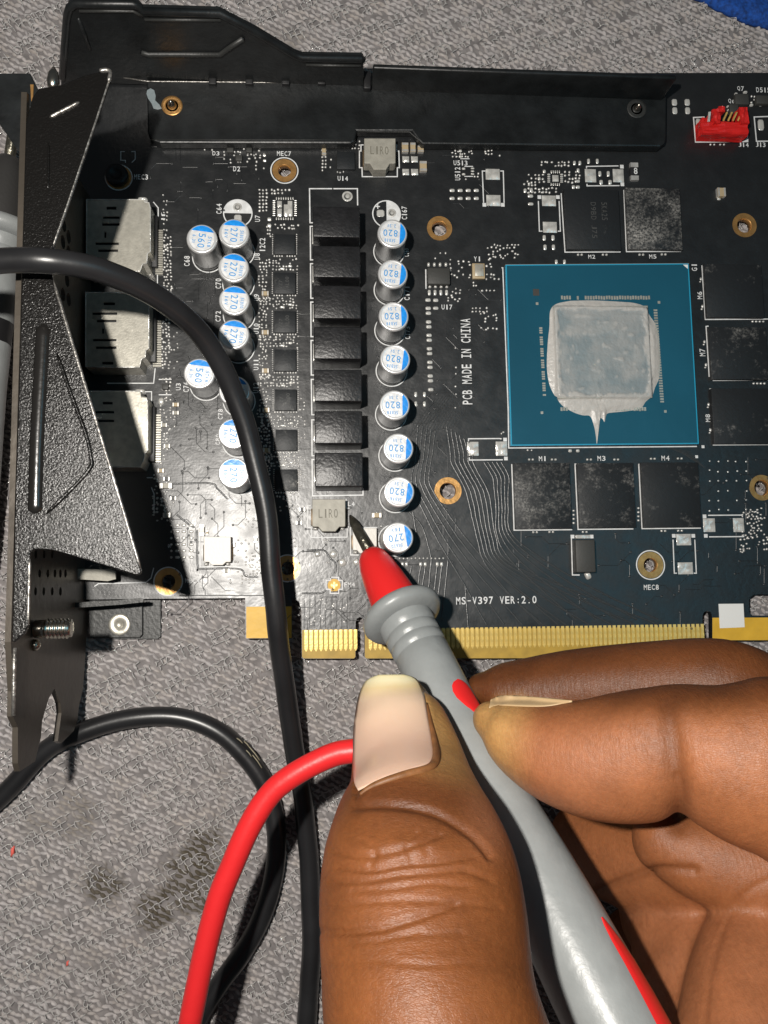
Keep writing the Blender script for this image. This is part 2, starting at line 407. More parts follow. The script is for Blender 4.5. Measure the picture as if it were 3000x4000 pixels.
# ------------------------------------------------------------------ the surface: grey upholstery fabric
FZ = -4.0
def np_mesh(name, V, Q, m, smooth=True):
    """V (n,3) mm, Q (k,4) quads"""
    me = bpy.data.meshes.new(name)
    me.vertices.add(len(V)); me.vertices.foreach_set('co', (np.asarray(V) * S).astype(np.float32).ravel())
    me.loops.add(Q.size); me.loops.foreach_set('vertex_index', Q.astype(np.int32).ravel())
    me.polygons.add(len(Q)); me.polygons.foreach_set('loop_start', np.arange(0, Q.size, 4, dtype=np.int32))
    me.materials.append(MATS[m]); me.update(calc_edges=True); me.validate()
    if smooth: me.shade_smooth()
    return me
def fabric_material():
    m = mat('fabric_grey', (0.3, 0.29, 0.28), 0.80, 0, spec=0.3)
    nt = m.node_tree; b = nt.nodes["Principled BSDF"]
    tc = nt.nodes.new("ShaderNodeTexCoord"); o = tc.outputs["Object"]
    n1 = noise_node(nt, 0.55, 2, o); fib = noise_node(nt, 3.6, 4, o); st = noise_node(nt, 0.055, 5, o); n3 = noise_node(nt, 0.25, 3, o)
    r1 = ramp(nt, 0.32, 0.68, (0.305, 0.286, 0.286, 1), (0.485, 0.456, 0.452, 1)); nt.links.new(n1.outputs["Fac"], r1.inputs[0])
    br = ramp(nt, 0.45, 0.7, (0, 0, 0, 1), (0.32, 0.32, 0.32, 1)); nt.links.new(n3.outputs["Fac"], br.inputs[0])
    c = mix(nt, br.outputs[0], r1.outputs[0], (0.36, 0.30, 0.235, 1))
    stn = ramp(nt, 0.60, 0.72, (0, 0, 0, 1), (0.6, 0.6, 0.6, 1)); nt.links.new(st.outputs["Fac"], stn.inputs[0])
    c = mix(nt, stn.outputs[0], c, (0.14, 0.12, 0.09, 1))
    for (sx_, sy_, sr_) in ((750, 3450, 16.0), (405, 3465, 9.0), (800, 3330, 11.0), (600, 3560, 9.0)):      # brownish spill stains
        ctr = at(sx_, sy_, FZ); dn = nt.nodes.new('ShaderNodeVectorMath'); dn.operation = 'DISTANCE'
        nt.links.new(o, dn.inputs[0]); dn.inputs[1].default_value = (ctr.x * S, ctr.y * S, FZ * S)
        q = math_node(nt, 'ADD', math_node(nt, 'DIVIDE', dn.outputs['Value'], sr_ * S), math_node(nt, 'MULTIPLY', n3.outputs['Fac'], 0.9))
        rs = ramp(nt, 0.75, 1.5, (0.92, 0.92, 0.92, 1), (0, 0, 0, 1)); nt.links.new(q, rs.inputs[0])
        c = mix(nt, rs.outputs[0], c, (0.075, 0.062, 0.042, 1))
    nt.links.new(c, b.inputs["Base Color"])
    bp = nt.nodes.new("ShaderNodeBump"); bp.inputs["Strength"].default_value = 0.6; bp.inputs["Distance"].default_value = 0.15 * S
    nt.links.new(fib.outputs["Fac"], bp.inputs["Height"]); nt.links.new(bp.outputs[0], b.inputs["Normal"])
fabric_material()
def fabric_z(x, y):
    return FZ + 0.5 * noise.noise(Vector((x * 0.035, y * 0.035, 3.1))) + 0.15 * noise.noise(Vector((x * 0.22, y * 0.22, 1.7)))
GX, GY = np.linspace(-190, 210, 201), np.linspace(-190, 220, 206)
GZ = np.array([[fabric_z(x, y) for x in GX] for y in GY])
def zz_at(x, y):
    i = np.clip((x - GX[0]) / 2.0, 0, 199.99); j = np.clip((y - GY[0]) / 2.0, 0, 204.99)
    a, b = i.astype(int), j.astype(int); u, v = i - a, j - b
    return GZ[b, a] * (1 - u) * (1 - v) + GZ[b, a + 1] * u * (1 - v) + GZ[b + 1, a] * (1 - u) * v + GZ[b + 1, a + 1] * u * v
mat('backing_gap_shade', (0.19, 0.176, 0.174), 0.9, bump=(2.0, 0.8, 4), vary=(0.5, 0.7, 1.3))  # base cloth coloured darker so the gaps between yarn loops read as shaded
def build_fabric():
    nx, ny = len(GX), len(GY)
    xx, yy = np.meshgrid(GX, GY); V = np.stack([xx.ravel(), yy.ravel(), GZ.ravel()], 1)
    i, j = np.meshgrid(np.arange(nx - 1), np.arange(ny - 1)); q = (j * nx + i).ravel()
    me = np_mesh('ground', V, np.stack([q, q + 1, q + nx + 1, q + nx], 1), 'backing_gap_shade')
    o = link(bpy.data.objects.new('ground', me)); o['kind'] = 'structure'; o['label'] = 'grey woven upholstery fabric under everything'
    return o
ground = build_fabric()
BX0, BX1, BY0, BY1 = at(330, 340).x + 4, at(3400, 340).x, at(3000, 2330).y + 6, at(330, 340).y - 6
def bare(P):          # where the cloth can be seen: not hidden under the middle of the board
    hid = (P[:, 0] > BX0) & (P[:, 1] > BY0) & (P[:, 1] < BY1)
    for x, y in ((1111, 666), (1717, 892), (2908, 880), (1750, 1917), (2541, 2207), (2976, 1905), (657, 2271), (1123, 2220)):
        c = at(x, y, FZ); hid &= np.hypot(P[:, 0] - c.x, P[:, 1] - c.y) > 3.2
    return (P[:, 0] > -92) & (P[:, 0] < 112) & (P[:, 1] > -122) & (P[:, 1] < 142) & ~hid
LV1 = np.array([5.7, 2.35]); LV2 = np.array([2.5, -5.1])
def lattice(P):
    """the weave repeats: open holes at its nodes, net squares in bands along them"""
    M_ = np.linalg.inv(np.stack([LV1, LV2], 1)); q = P @ M_.T; q = q + 0.05 * np.stack([np.sin(P[:, 1] * 0.35), np.sin(P[:, 0] * 0.31)], 1)
    fr = q - np.round(q); loc = fr[:, :1] * LV1 + fr[:, 1:] * LV2
    hole = np.zeros(len(P), bool)
    for hx, hy in ((0.0, 0.0), (1.15, 0.55), (-1.15, -0.35), (0.35, -1.1)):
        hole |= np.hypot(loc[:, 0] - hx, loc[:, 1] - hy) < 0.52
    return hole, np.abs(fr[:, 1]), np.abs(fr[:, 0])
def build_yarn():
    """short twisted yarn loops, row on row, leaning alternately"""
    a = math.radians(-34)
    i, j = np.meshgrid(np.arange(-140, 140), np.arange(-240, 240)); i = i.ravel(); j = j.ravel()
    P = (i + 0.5 * (j % 2))[:, None] * LV1 / 4.0 + j[:, None] * LV2 / 6.0 + rng.normal(0, 0.075, (len(i), 2))
    k = bare(P) & (rng.random(len(i)) < 0.96) & ~lattice(P)[0]; P, i, j = P[k], i[k], j[k]; n = len(P)
    ang = a + np.where(j % 2 == 0, 0.34, -0.22) + rng.normal(0, 0.15, n)
    L = rng.uniform(0.80, 1.05, n); Wd = rng.uniform(0.33, 0.44, n); Hh = rng.uniform(0.50, 0.85, n); tilt = rng.normal(0.12, 0.28, n)
    ts = np.linspace(-1, 1, 5); prof = np.array([0.12, 0.82, 1.0, 0.82, 0.12]); th = np.linspace(0, math.pi, 5)
    V = np.zeros((n, 5, 5, 3)); ca, sa = np.cos(ang), np.sin(ang); bend = rng.normal(0, 0.12, n)
    zb = zz_at(P[:, 0], P[:, 1])
    for q in range(5):
        for w in range(5):
            lx = ts[q] * L; ly = math.cos(th[w]) * prof[q] * Wd + bend * ts[q] ** 2
            V[:, q, w, 0] = P[:, 0] + ca * lx - sa * ly; V[:, q, w, 1] = P[:, 1] + sa * lx + ca * ly
            V[:, q, w, 2] = zb - 0.12 + math.sin(th[w]) * prof[q] * Hh + tilt * lx * 0.5
    base = (np.arange(n) * 25)[:, None, None, None]
    qq, ww = np.meshgrid(np.arange(4), np.arange(4), indexing='ij'); s0 = (qq * 5 + ww).ravel()
    Q = (np.arange(n) * 25)[:, None, None] + np.stack([s0, s0 + 5, s0 + 6, s0 + 1], 1)[None]
    me = np_mesh('fabric_yarn', V.reshape(-1, 3), Q.reshape(-1, 4), 'fabric_grey')
    o = link(bpy.data.objects.new('fabric_yarn', me)); o['kind'] = 'stuff'; o['label'] = 'grey brown yarn loops of the upholstery fabric'
build_yarn()
def build_filaments():
    """clear nylon net on the cloth: small squares in patches, each side a thin shiny thread"""
    a1, a2 = math.radians(26), math.radians(-56)
    d1 = np.array([math.cos(a1), math.sin(a1)]); d2 = np.array([math.cos(a2), math.sin(a2)]); p = 1.22; R = 0.10
    N = 130; i, j = np.meshgrid(np.arange(-N, N), np.arange(-N, N)); i = i.ravel(); j = j.ravel()
    Q0 = i[:, None] * p * d1 + j[:, None] * p * d2; k = bare(Q0); Q0, i, j = Q0[k], i[k], j[k]
    m = np.array([noise.noise(Vector((a * 0.42, b * 0.42, 2.0))) + 0.6 * noise.noise(Vector((x * 0.05, y * 0.05, 9.0))) for a, b, (x, y) in zip(i, j, Q0)])
    lt = lattice(Q0); k = (m > 0.42) | ((lt[1] < 0.30) & (lt[2] < 0.44) & (m > -0.40)); Q0 = Q0[k]; jit = rng.normal(0, 0.13, Q0.shape)
    A_, B_ = [], []
    for dd in (d1, d2):
        g = rng.random(len(Q0)) < 0.82
        A_.append((Q0 + jit)[g]); B_.append((Q0 + dd * p + rng.normal(0, 0.13, Q0.shape))[g])
    A_, B_ = np.vstack(A_), np.vstack(B_); n = len(A_)
    t = (B_ - A_); t /= np.linalg.norm(t, axis=1)[:, None]; s_ = np.stack([-t[:, 1], t[:, 0]], 1)
    mid = (A_ + B_) / 2 + s_ * rng.normal(0, 0.16, n)[:, None]
    V = np.zeros((n, 3, 4, 3)); lift = rng.uniform(0.15, 0.5, n)
    for q, (C, dz) in enumerate(((A_, 0.48), (mid, 0.62), (B_, 0.48))):
        zb = zz_at(C[:, 0], C[:, 1]) + dz + (lift if q == 1 else 0)
        for w, (o1, o2) in enumerate(((-1, 0), (0, 1), (1, 0), (0, -1))):
            V[:, q, w, :2] = C + s_ * (o1 * R); V[:, q, w, 2] = zb + o2 * R
    s0 = np.array([(q * 4 + w, q * 4 + (w + 1) % 4, (q + 1) * 4 + (w + 1) % 4, (q + 1) * 4 + w) for q in range(2) for w in range(4)])
    Q = (np.arange(n) * 12)[:, None, None] + s0[None]
    me = np_mesh('fabric_net_threads', V.reshape(-1, 3), Q.reshape(-1, 4), 'clear_filament')
    o = link(bpy.data.objects.new('fabric_net_threads', me)); o['kind'] = 'stuff'; o['label'] = 'glittering clear net threads on the grey fabric'
build_filaments()

# ------------------------------------------------------------------ the graphics card
CC = at(1650, 1350, -1.6)
card = tag(empty('graphics_card', CC), 'black graphics card without its cooler, paste on its blue chip', 'graphics card')

HOLES = [  # px centre, white ring r, copper r, hole r (px)
    (1111, 666, 57, 49, 27), (1717, 892, 0, 52, 33), (2908, 880, 0, 53, 33), (1750, 1917, 0, 54, 34),
    (2541, 2207, 60, 53, 29), (2976, 1905, 0, 53, 33), (657, 2271, 56, 51, 27), (1123, 2220, 54, 49, 27), (464, 693, 55, 50, 27)]
EDGE = [(300, 290), (3560, 283), (3560, 2320), (2945, 2322), (2926, 2335), (2926, 2392), (2940, 2405), (3560, 2407), (3560, 2500), (2782, 2502),
        (2781, 2405), (2776, 2391), (2763, 2386), (2750, 2391), (2744, 2405), (2745, 2562), (2738, 2570), (1431, 2573), (1424, 2566), (1423, 2430), (1418, 2416),
        (1406, 2410), (1394, 2416), (1389, 2430), (1389, 2566), (1382, 2573), (1179, 2573), (1178, 2385), (1168, 2350), (1148, 2338), (1140, 2338),
        (1140, 2493), (960, 2494), (958, 2336), (690, 2338), (330, 2342)]
def build_board():
    out = [at(x, y)[:2] for x, y in EDGE]
    holes = [circle(at(h[0], h[1]), mm(h[4]), 28) for h in HOLES]
    v, f = fill_poly(out, holes, 1.6)
    b = obj('circuit_board', [(x, y, z - 1.6) for x, y, z in v], f, 'board_mask', card)
    b['label'] = 'black circuit board with gold edge contacts'
    return b
board = build_board()

def part_poly(name, px, z, h, m, parent, holes=(), bevel=0.0):
    """prism whose top face fills the image outline at height z+h"""
    v, f = fill_poly([at(x, y, z + h)[:2] for x, y in px], [[at(x, y, z + h)[:2] for x, y in q] for q in holes], h, bevel)
    return obj(name, [(x, y, q + z) for x, y, q in v], f, m, parent)

# mounting holes
for i, (x, y, w, c, h) in enumerate(HOLES):
    p = at(x, y)
    v, f = ring_mesh(mm(h) - 0.02, mm(c), 0.05, 40)
    o = obj('mounting_ring', v, f, 'copper', board, loc=(p.x, p.y, 0.0))
    v, f = ring_mesh(mm(h) - 0.05, mm(h), 1.55, 28)
    obj('hole_sleeve', v, f, 'copper', board, True, loc=(p.x, p.y, -1.58))
    if w:
        v, f = ring_mesh(mm(w) - 0.24, mm(w), 0.02, 40)
        obj('printed_ring', v, f, 'silk_white', board, loc=(p.x, p.y, 0.004))
p = at(464, 693)
v, f = lathe([(2.35, 0.06), (2.4, 0.9), (2.2, 1.3), (1.2, 1.35), (1.1, 0.9), (0.2, 0.85)], 32)
obj('screw_boss', v, f, 'dark_plastic', board, True, loc=(p.x - 0.25, p.y + 0.15, 0.0))

# gold edge contacts: 82 fingers at 1 mm pitch
xl, xr = at(1187, 2460).x, at(2735, 2449).x
yt, yb = at(1183, 2462).y, at(1183, 2545).y
pitch = (xr - xl) / 83.0
wf = pitch * 0.70
prof = [(-wf / 2, 0), (-wf / 2, -(yt - yb) * 0.88), (-wf * 0.12, -(yt - yb)), (wf * 0.12, -(yt - yb)), (wf / 2, -(yt - yb) * 0.88), (wf / 2, 0)]
fv = [(x, y, 0.0) for x, y in prof] + [(x * 0.94, y, 0.05) for x, y in prof]
ff = [(6, 7, 8, 9, 10, 11)] + [(i, (i + 1) % 6, 6 + (i + 1) % 6, 6 + i) for i in range(6)]
finger = mesh('contact_finger', fv, ff, 'gold')
ytr = at(2735, 2449).y
for k in range(82):
    kk = k if k < 11 else k + 2
    t = kk / 83.0
    x = xl + (kk + 0.1) * pitch + wf / 2
    inst('contact_finger', finger, board, (x, yt + (ytr - yt) * t * 0.3, 0.0))
# bare fibre bevels under the fingers and the tan end tabs
part_poly('fibre_edge', [(1180, 2461), (1388, 2459), (1388, 2566), (1382, 2572), (1186, 2572), (1180, 2566)], -0.016, 0.02, 'edge_fibre', board)
part_poly('fibre_edge', [(1425, 2459), (2743, 2449), (2744, 2562), (2738, 2570), (1431, 2572), (1425, 2566)], -0.016, 0.02, 'edge_fibre', board)
part_poly('fibre_tab', [(962, 2370), (1139, 2369), (1139, 2492), (962, 2493)], -0.01, 0.03, 'tan_fibre', board)
part_poly('fibre_tab', [(2783, 2413), (3550, 2410), (3550, 2500), (2783, 2501)], -0.01, 0.03, 'tan_fibre', board)
part_poly('paper_sticker', [(2807, 2359), (2904, 2358), (2909, 2450), (2812, 2454)], 0.02, 0.06, 'sticker_white', board)

# ---------------- small solder and chips
V0, F0 = [], []
for k in range(8):
    a = 2 * math.pi * k / 8 + math.pi / 8
    c, s_ = math.cos(a), math.sin(a)
    q = 0.5 / max(abs(c), abs(s_)) * 0.95 if False else 0.5
    c = math.copysign(abs(c) ** 0.55, c) * 0.5; s_ = math.copysign(abs(s_) ** 0.55, s_) * 0.5
    V0 += [(c, s_, 0), (c * 0.88, s_ * 0.88, 0.6), (c * 0.45, s_ * 0.45, 1.0)]
for k in range(8):
    a, b = 3 * k, 3 * ((k + 1) % 8)
    F0 += [(a, b, b + 1, a + 1), (a + 1, b + 1, b + 2, a + 2)]
F0.append(tuple(3 * k + 2 for k in range(8)))
pad_me = mesh('solder_pad', V0, F0, 'solder', True)
DOTS = []           # too small to pick apart singly: joined
def dot(x, y, r=6.0, r2=None, h=0.22):
    DOTS.append((x, y, r, r2 or r, h))
def pad(x0, y0, x1, y1, h=0.3, name='solder_pad'):
    c, w, dp = rect_px(x0, y0, x1, y1)
    return inst(name, pad_me, board, (c.x, c.y, 0.0), 0, (w, dp, h))
def padc(x, y, w, hh, h=0.25): pad(x - w / 2, y - hh / 2, x + w / 2, y + hh / 2, h)
def cluster(x0, y0, x1, y1, px, py, prob=0.7, r=5.5, jit=2.0):
    y = y0
    while y <= y1:
        x = x0
        while x <= x1:
            if random.random() < prob:
                k = random.random()
                dot(x + random.gauss(0, jit), y + random.gauss(0, jit), r * random.uniform(0.8, 1.2), r * random.uniform(0.7, 1.15))
            x += px
        y += py
def flat_pad(x0, y0, x1, y1):       # large bare solder land
    c, w, dp = rect_px(x0, y0, x1, y1)
    v, f = [], []
    n = 9
    sd = random.random() * 50
    for j in range(n):
        for i in range(n):
            a, b = i / (n - 1) - 0.5, j / (n - 1) - 0.5
            e = (1 - (2 * abs(a)) ** 4) * (1 - (2 * abs(b)) ** 4)
            v.append((a * w, b * dp, 0.02 + e * (0.16 + 0.22 * noise.noise(Vector((a * 3.2 + sd, b * 3.2, 0))))))
    f = [(j * n + i, j * n + i + 1, (j + 1) * n + i + 1, (j + 1) * n + i) for j in range(n - 1) for i in range(n - 1)]
    return obj('solder_land', v, f, 'solder', board, True, loc=(c.x, c.y, 0.0))
def silk(polys, w=0.2, name='printed_outline'):
    v, f = lines_px(polys, w, 0.095); return obj(name, v, f, 'silk_white', board)
def sq(x, y, r=7): return [(x - r, y), (x + r, y)]
def white_square(x, y, s_=14):
    c, w, dp = rect_px(x - s_ / 2, y - s_ / 2, x + s_ / 2, y + s_ / 2)
    box('printed_square', (c.x, c.y, 0), w, dp, 0.02, 'silk_white', board, 0)

def two_lead(x0, y0, x1, y1, z, vertical, body_mat, name='chip_capacitor', h=0.7):
    """chip part with two metal ends, top face on the image rectangle"""
    c, w, dp = rect_px(x0, y0, x1, y1, h)
    L, Wd = (dp, w) if vertical else (w, dp)
    bm = bmesh.new()
    for a, b, m, g in ((-0.5, -0.22, 1, 0.0), (-0.22, 0.22, 0, 0.03), (0.22, 0.5, 1, 0.0)):
        r = bmesh.ops.create_cube(bm, size=1.0)
        for q in r['verts']:
            q.co = Vector((((q.co.x + 0.5) * (b - a) + a) * L, q.co.y * (Wd - 2 * g), (q.co.z + 0.5) * (h - g))) * S
        for q in {fc for vv in r['verts'] for fc in vv.link_faces}: q.material_index = m
    bmesh.ops.bevel(bm, geom=bm.edges[:], offset=0.06 * S, segments=1, affect='EDGES')
    me = bpy.data.meshes.new(name); bm.to_mesh(me); bm.free()
    me.materials.append(MATS[body_mat]); me.materials.append(MATS['solder_dot'])
    return inst(name, me, board, (c.x, c.y, 0.0), math.pi / 2 if vertical else 0.0)

# ---------------- aluminium polymer capacitors
CAP_H = 9.0
CAP_R = 3.1
can_prof = [(2.95, 0.5), (3.08, 0.55), (3.1, 0.9), (2.98, 1.15), (2.98, 1.3), (3.1, 1.55), (3.1, CAP_H - 0.55)]
rim_prof = [(3.1, CAP_H - 0.55), (3.06, CAP_H - 0.25), (2.95, CAP_H - 0.08), (2.78, CAP_H), (2.62, CAP_H - 0.04), (2.5, CAP_H - 0.06)]
v, f = lathe(can_prof, 44); f = f[:-2]; can_me = mesh('capacitor', v, f, 'can_alu', True)
v, f = lathe(rim_prof, 44); f = f[:-2]; rim_me = mesh('rolled_rim', v, f, 'can_rim', True)
v, f = lathe([(2.5, CAP_H - 0.06), (1.5, CAP_H - 0.02), (0.2, CAP_H)], 44); f = [q for q in f[:-2]] + [f[-1]]; top_me = mesh('printed_top', v, f, 'cap_top', True)
v, f = lathe([(2.9, 0.0), (3.0, 0.5), (2.9, 0.52)], 36); base_me = mesh('rubber_base', v, f, 'rubber', True)
v, f = ring_mesh(3.2, 3.42, 0.02, 44); capring_me = mesh('printed_ring', v, f, 'silk_white')
# blue polarity segment, domed with the top
bx = -1.55; pts = []
a0 = math.acos(bx / 2.72)
seg = [(2.72 * math.cos(a), 2.72 * math.sin(a)) for a in np.linspace(a0, 2 * math.pi - a0, 20)]
sv = [(x, y, CAP_H + (0.015 if math.hypot(x, y) < 2.6 else 0.0) + 0.012) for x, y in seg]
blue_me = mesh('polarity_mark', sv + [(x, y, CAP_H - 0.08) for x, y in seg], [tuple(range(20))] + [(i, 20 + i, 20 + (i + 1) % 20, (i + 1) % 20) for i in range(20)], 'cap_blue')
def capacitor(x, y, rot, num, l1, l2):
    """(x, y): image centre of the printed top"""
    p = at(x, y, CAP_H)
    a = math.radians(rot)
    o = inst('capacitor', can_me, card, (p.x, p.y, 0), a)
    for nm, me in (('rolled_rim', rim_me), ('printed_top', top_me), ('rubber_base', base_me), ('polarity_mark', blue_me)):
        inst(nm, me, o, (p.x, p.y, 0), a)
    inst('printed_ring', capring_me, board, (p.x, p.y, 0.004), 0)
    R = Matrix.Rotation(a, 2)
    for s_, ox, oy, w, h in ((num, 0.40, 0.0, 2.95, 1.42), (l1, 0.45, 1.58, 2.2, 0.68), (l2, 0.25, -1.55, 1.75, 0.68)):
        q = R @ Vector((ox, oy))
        text_obj('rating_text', s_, (p.x + q.x, p.y + q.y, CAP_H + 0.02), w, h, rot, 'cap_ink', o, 0.004)
    return o
for i, (x, y) in enumerate([(1533, 911), (1535, 1069), (1538, 1235), (1544, 1402), (1542, 1582), (1556, 1751), (1559, 1921)]):
    capacitor(x, y, 180 + random.uniform(-9, 7), '820', '5KB18', '2.5V')
capacitor(1555, 2100, 188, '270', '5K610', '16V')
for i, (x, y) in enumerate([(914, 910), (912, 1044), (915, 1172), (913, 1305), (915, 1526), (912, 1693), (913, 1847)]):
    capacitor(x, y, -90 + random.uniform(-9, 2), '270', '5K810', '16V')
for x, y in ((788, 932), (778, 1458)):
    capacitor(x, y, -97, '560', '5TK8', '6.3V')
# printed circles of the two missing capacitors
def half_disc(x, y, r, a0, a1):
    c = at(x, y); R = mm(r)
    pts_ = [(c.x + R * math.cos(t), c.y + R * math.sin(t)) for t in np.linspace(math.radians(a0), math.radians(a1), 24)]
    v, f = fill_poly(pts_, [], 0.02)
    obj('printed_half_disc', v, f, 'silk_white', board)
    v, f = ring_mesh(R - 0.25, R, 0.016, 44)
    obj('printed_ring', v, f, 'silk_white', board, loc=(c.x, c.y, 0.002))
half_disc(929, 833, 59, 0, 180); half_disc(1510, 836, 59, -90, 90)
def via_hole(x, y, r):
    c = at(x, y); R = mm(r)
    v, f = lathe([(R * 1.05, 0.022), (R, 0.05), (R * 0.8, 0.04), (R * 0.55, -0.0), (R * 0.1, 0.05)], 24)
    obj('solder_hole', v, f, 'solder', board, True, loc=(c.x, c.y, 0.004))
via_hole(928, 809, 17); via_hole(1531, 832, 17); pad(914, 838, 944, 868, 0.12); pad(1471, 819, 1502, 847, 0.12); via_hole(1357, 767, 21)
text_px('+', 1467, 797, 1484, 816, 0, board)

# ---------------- chokes
mat('choke_foot', (0.16, 0.11, 0.06), 0.4, 0.5)
for i, (y0, y1) in enumerate([(807, 926), (960, 1083), (1115, 1244), (1276, 1402), (1443, 1568), (1605, 1733), (1768, 1901)]):
    t = i / 6.0
    c_, w_, d_ = rect_px(1222 + 8 * t, y0, 1406 + 12 * t, y1, 7.0)
    k = box('power_choke', (c_.x, c_.y, 0.0), w_, d_, 7.0, 'choke_black', card, 0.24, seg=3)
    # worn sheen of lead-frame at the foot
    box('choke_foot', (c_.x, c_.y, 0.0), w_ + 0.5, d_ * 0.55, 0.35, 'solder', k, 0.05)
silk([[(1300, 737), (1209, 737), (1211, 870), (1222, 870)], [(1300, 737), (1396, 737), (1397, 800)], [(1222, 884), (1212, 884), (1213, 1015), (1222, 1015)],
      [(1222, 1030), (1213, 1030), (1214, 1165), (1222, 1165)], [(1222, 1180), (1214, 1180), (1215, 1315), (1222, 1315)], [(1222, 1330), (1215, 1330), (1216, 1465), (1224, 1465)],
      [(1224, 1482), (1216, 1482), (1218, 1620), (1226, 1620)], [(1226, 1640), (1218, 1640), (1219, 1780), (1226, 1780)], [(1226, 1795), (1219, 1795), (1221, 1937), (1418, 1934), (1418, 1910)]], 0.26)

def notched(x0, y0, x1, y1, dy):
    w = x1 - x0
    return [(x0, y0), (x1, y0), (x1, y1 - 2), (x1 - 0.05 * w, y1), (x1 - 0.18 * w, y1), (x1 - 0.30 * w, y1 + dy), (x0 + 0.30 * w, y1 + dy), (x0 + 0.18 * w, y1), (x0 + 0.05 * w, y1), (x0, y1 - 2)]
def small_choke(x0, y0, x1, y1, dy, h, m, txt=None, ink='choke_ink'):
    o = part_poly('signal_choke', notched(x0, y0, x1, y1, dy), 0.35, h, m, card, bevel=0.12)
    c, w, d_ = rect_px(x0, y0, x1, y1, h)
    box('choke_foot', (c.x, c.y - d_ * 0.12, 0.0), w + 0.55, d_ * 0.62, h * 0.45, 'choke_foot', o, 0.1)
    if txt:
        text_obj('printed_text', txt, (c.x - w * 0.02, c.y - d_ * 0.02, 0.35 + h + 0.02), w * 0.58, d_ * 0.32, 0, ink, o, 0.0)
    for sx in (-1, 1):
        q = at((x0 + x1) / 2 + sx * (x1 - x0) * 0.40, y1 + 8)
        inst('solder_blob', pad_me, o, (q.x, q.y, 0), 0, (1.0, 0.7, 0.9))
    return o
small_choke(1423, 540, 1545, 638, 24, 3.0, 'choke_grey', 'L1R0')
small_choke(1220, 1950, 1349, 2058, 18, 2.8, 'choke_grey', 'L1R0')
small_choke(796, 2096, 902, 2196, 12, 1.6, 'choke_pale')
small_choke(1378, 2062, 1472, 2150, 12, 1.4, 'choke_pale')
silk([[(1418, 566), (1410, 566), (1410, 590), (1404, 590), (1404, 655), (1414, 655), (1415, 690), (1552, 690), (1552, 655), (1560, 655), (1558, 590), (1550, 590), (1550, 566)]], 0.24)
silk([[(1212, 1975), (1202, 1976), (1202, 2060), (1216, 2062), (1216, 2100), (1356, 2098), (1356, 2060), (1362, 2058)], [(1352, 1950), (1352, 1985), (1364, 1985)]], 0.2)
silk([[(1472, 2060), (1368, 2062), (1370, 2168), (1400, 2168)]], 0.2); silk([[(788, 2092), (780, 2092), (782, 2215), (905, 2213)]], 0.2)

# ---------------- power stage chips
QF = [(1068, 912, 1156, 996), (1067, 1062, 1158, 1150), (1067, 1212, 1159, 1302), (1068, 1362, 1160, 1452), (1070, 1518, 1162, 1606), (1072, 1675, 1164, 1763), (1073, 1830, 1165, 1920)]
for i, (x0, y0, x1, y1) in enumerate(QF):
    q = top_box('driver_chip', x0 + 4, y0 + 3, x1 - 4, y1 - 3, 0.8, 'chip_black', card, 0.05)
    q['residue_glare'] = 0.05 if i < 5 else 0.35  # the last two get glare speckle painted in as a paler smear
    if i in (1, 2, 4):
        c, w, d_ = rect_px(x0, y0, x1, y1, 0.8)
        text_obj('chip_text', 'AL00', (c.x + 0.5, c.y + 0.2, 0.82), 2.4, 0.8, 90, 'chip_ink', q, 0.0); text_obj('chip_text', 'VZ7', (c.x - 0.9, c.y - 0.3, 0.82), 1.9, 0.7, 90, 'chip_ink', q, 0.0)
    for k in range(11):
        yy = y0 + 4 + (y1 - y0 - 8) * k / 10
        dot(x0 - 3, yy, 3.2, 2.6, 0.16); dot(x1 + 3, yy, 3.2, 2.6, 0.16)
    for k in range(9):
        if k == 4: continue
        xx = x0 + 4 + (x1 - x0 - 8) * k / 8
        dot(xx, y1 + 4, 4.0, 4.6, 0.18)
    # parts above and to the side of each stage
    if i:
        cluster(x0 - 50, y0 - 46, x0 + 34, y0 - 8, 12.5, 12, 0.88, 4.7); cluster(x0 + 40, y0 - 46, x1 + 8, y0 - 8, 13, 12.5, 0.8, 4.7)
        cluster(x0 - 54, y0 + 2, x0 - 16, y1 - 20, 13, 13, 0.82, 4.6); cluster(x0 - 54, y1 + 12, x0 - 10, y1 + 34, 12.5, 12, 0.85, 4.6)
        two_lead(x0 - 45, y1 - 14, x0 - 17, y1 + 4, 0, False, 'mlcc_tan', h=0.7)
        padc(x0 + 36, y0 - 12, 20, 9); padc(x0 + 66, y0 - 22, 17, 9)
# bare land pattern of the missing first stage
for k in range(8):
    y = 784 + k * 8.2
    padc(1070, y, 12, 5, 0.12); padc(1154, y, 12, 5, 0.12)
    padc(1080 + k * 9.2, 775, 5, 11, 0.12); padc(1080 + k * 9.2, 854, 5, 11, 0.12)
for r in ((1083, 785, 1101, 810), (1083, 815, 1101, 845), (1109, 799, 1124, 845), (1124, 785, 1142, 845)): flat_pad(*r)
cluster(1014, 742, 1046, 830, 13.5, 13.5, 0.92, 5.2, 0.8); cluster(1060, 742, 1130, 760, 14, 14, 0.8, 5.2); cluster(1074, 880, 1165, 904, 13, 13, 0.7, 5.0); cluster(1044, 888, 1064, 934, 13, 12, 0.7, 5)
padc(1052, 857, 16, 14); padc(1052, 881, 16, 14)

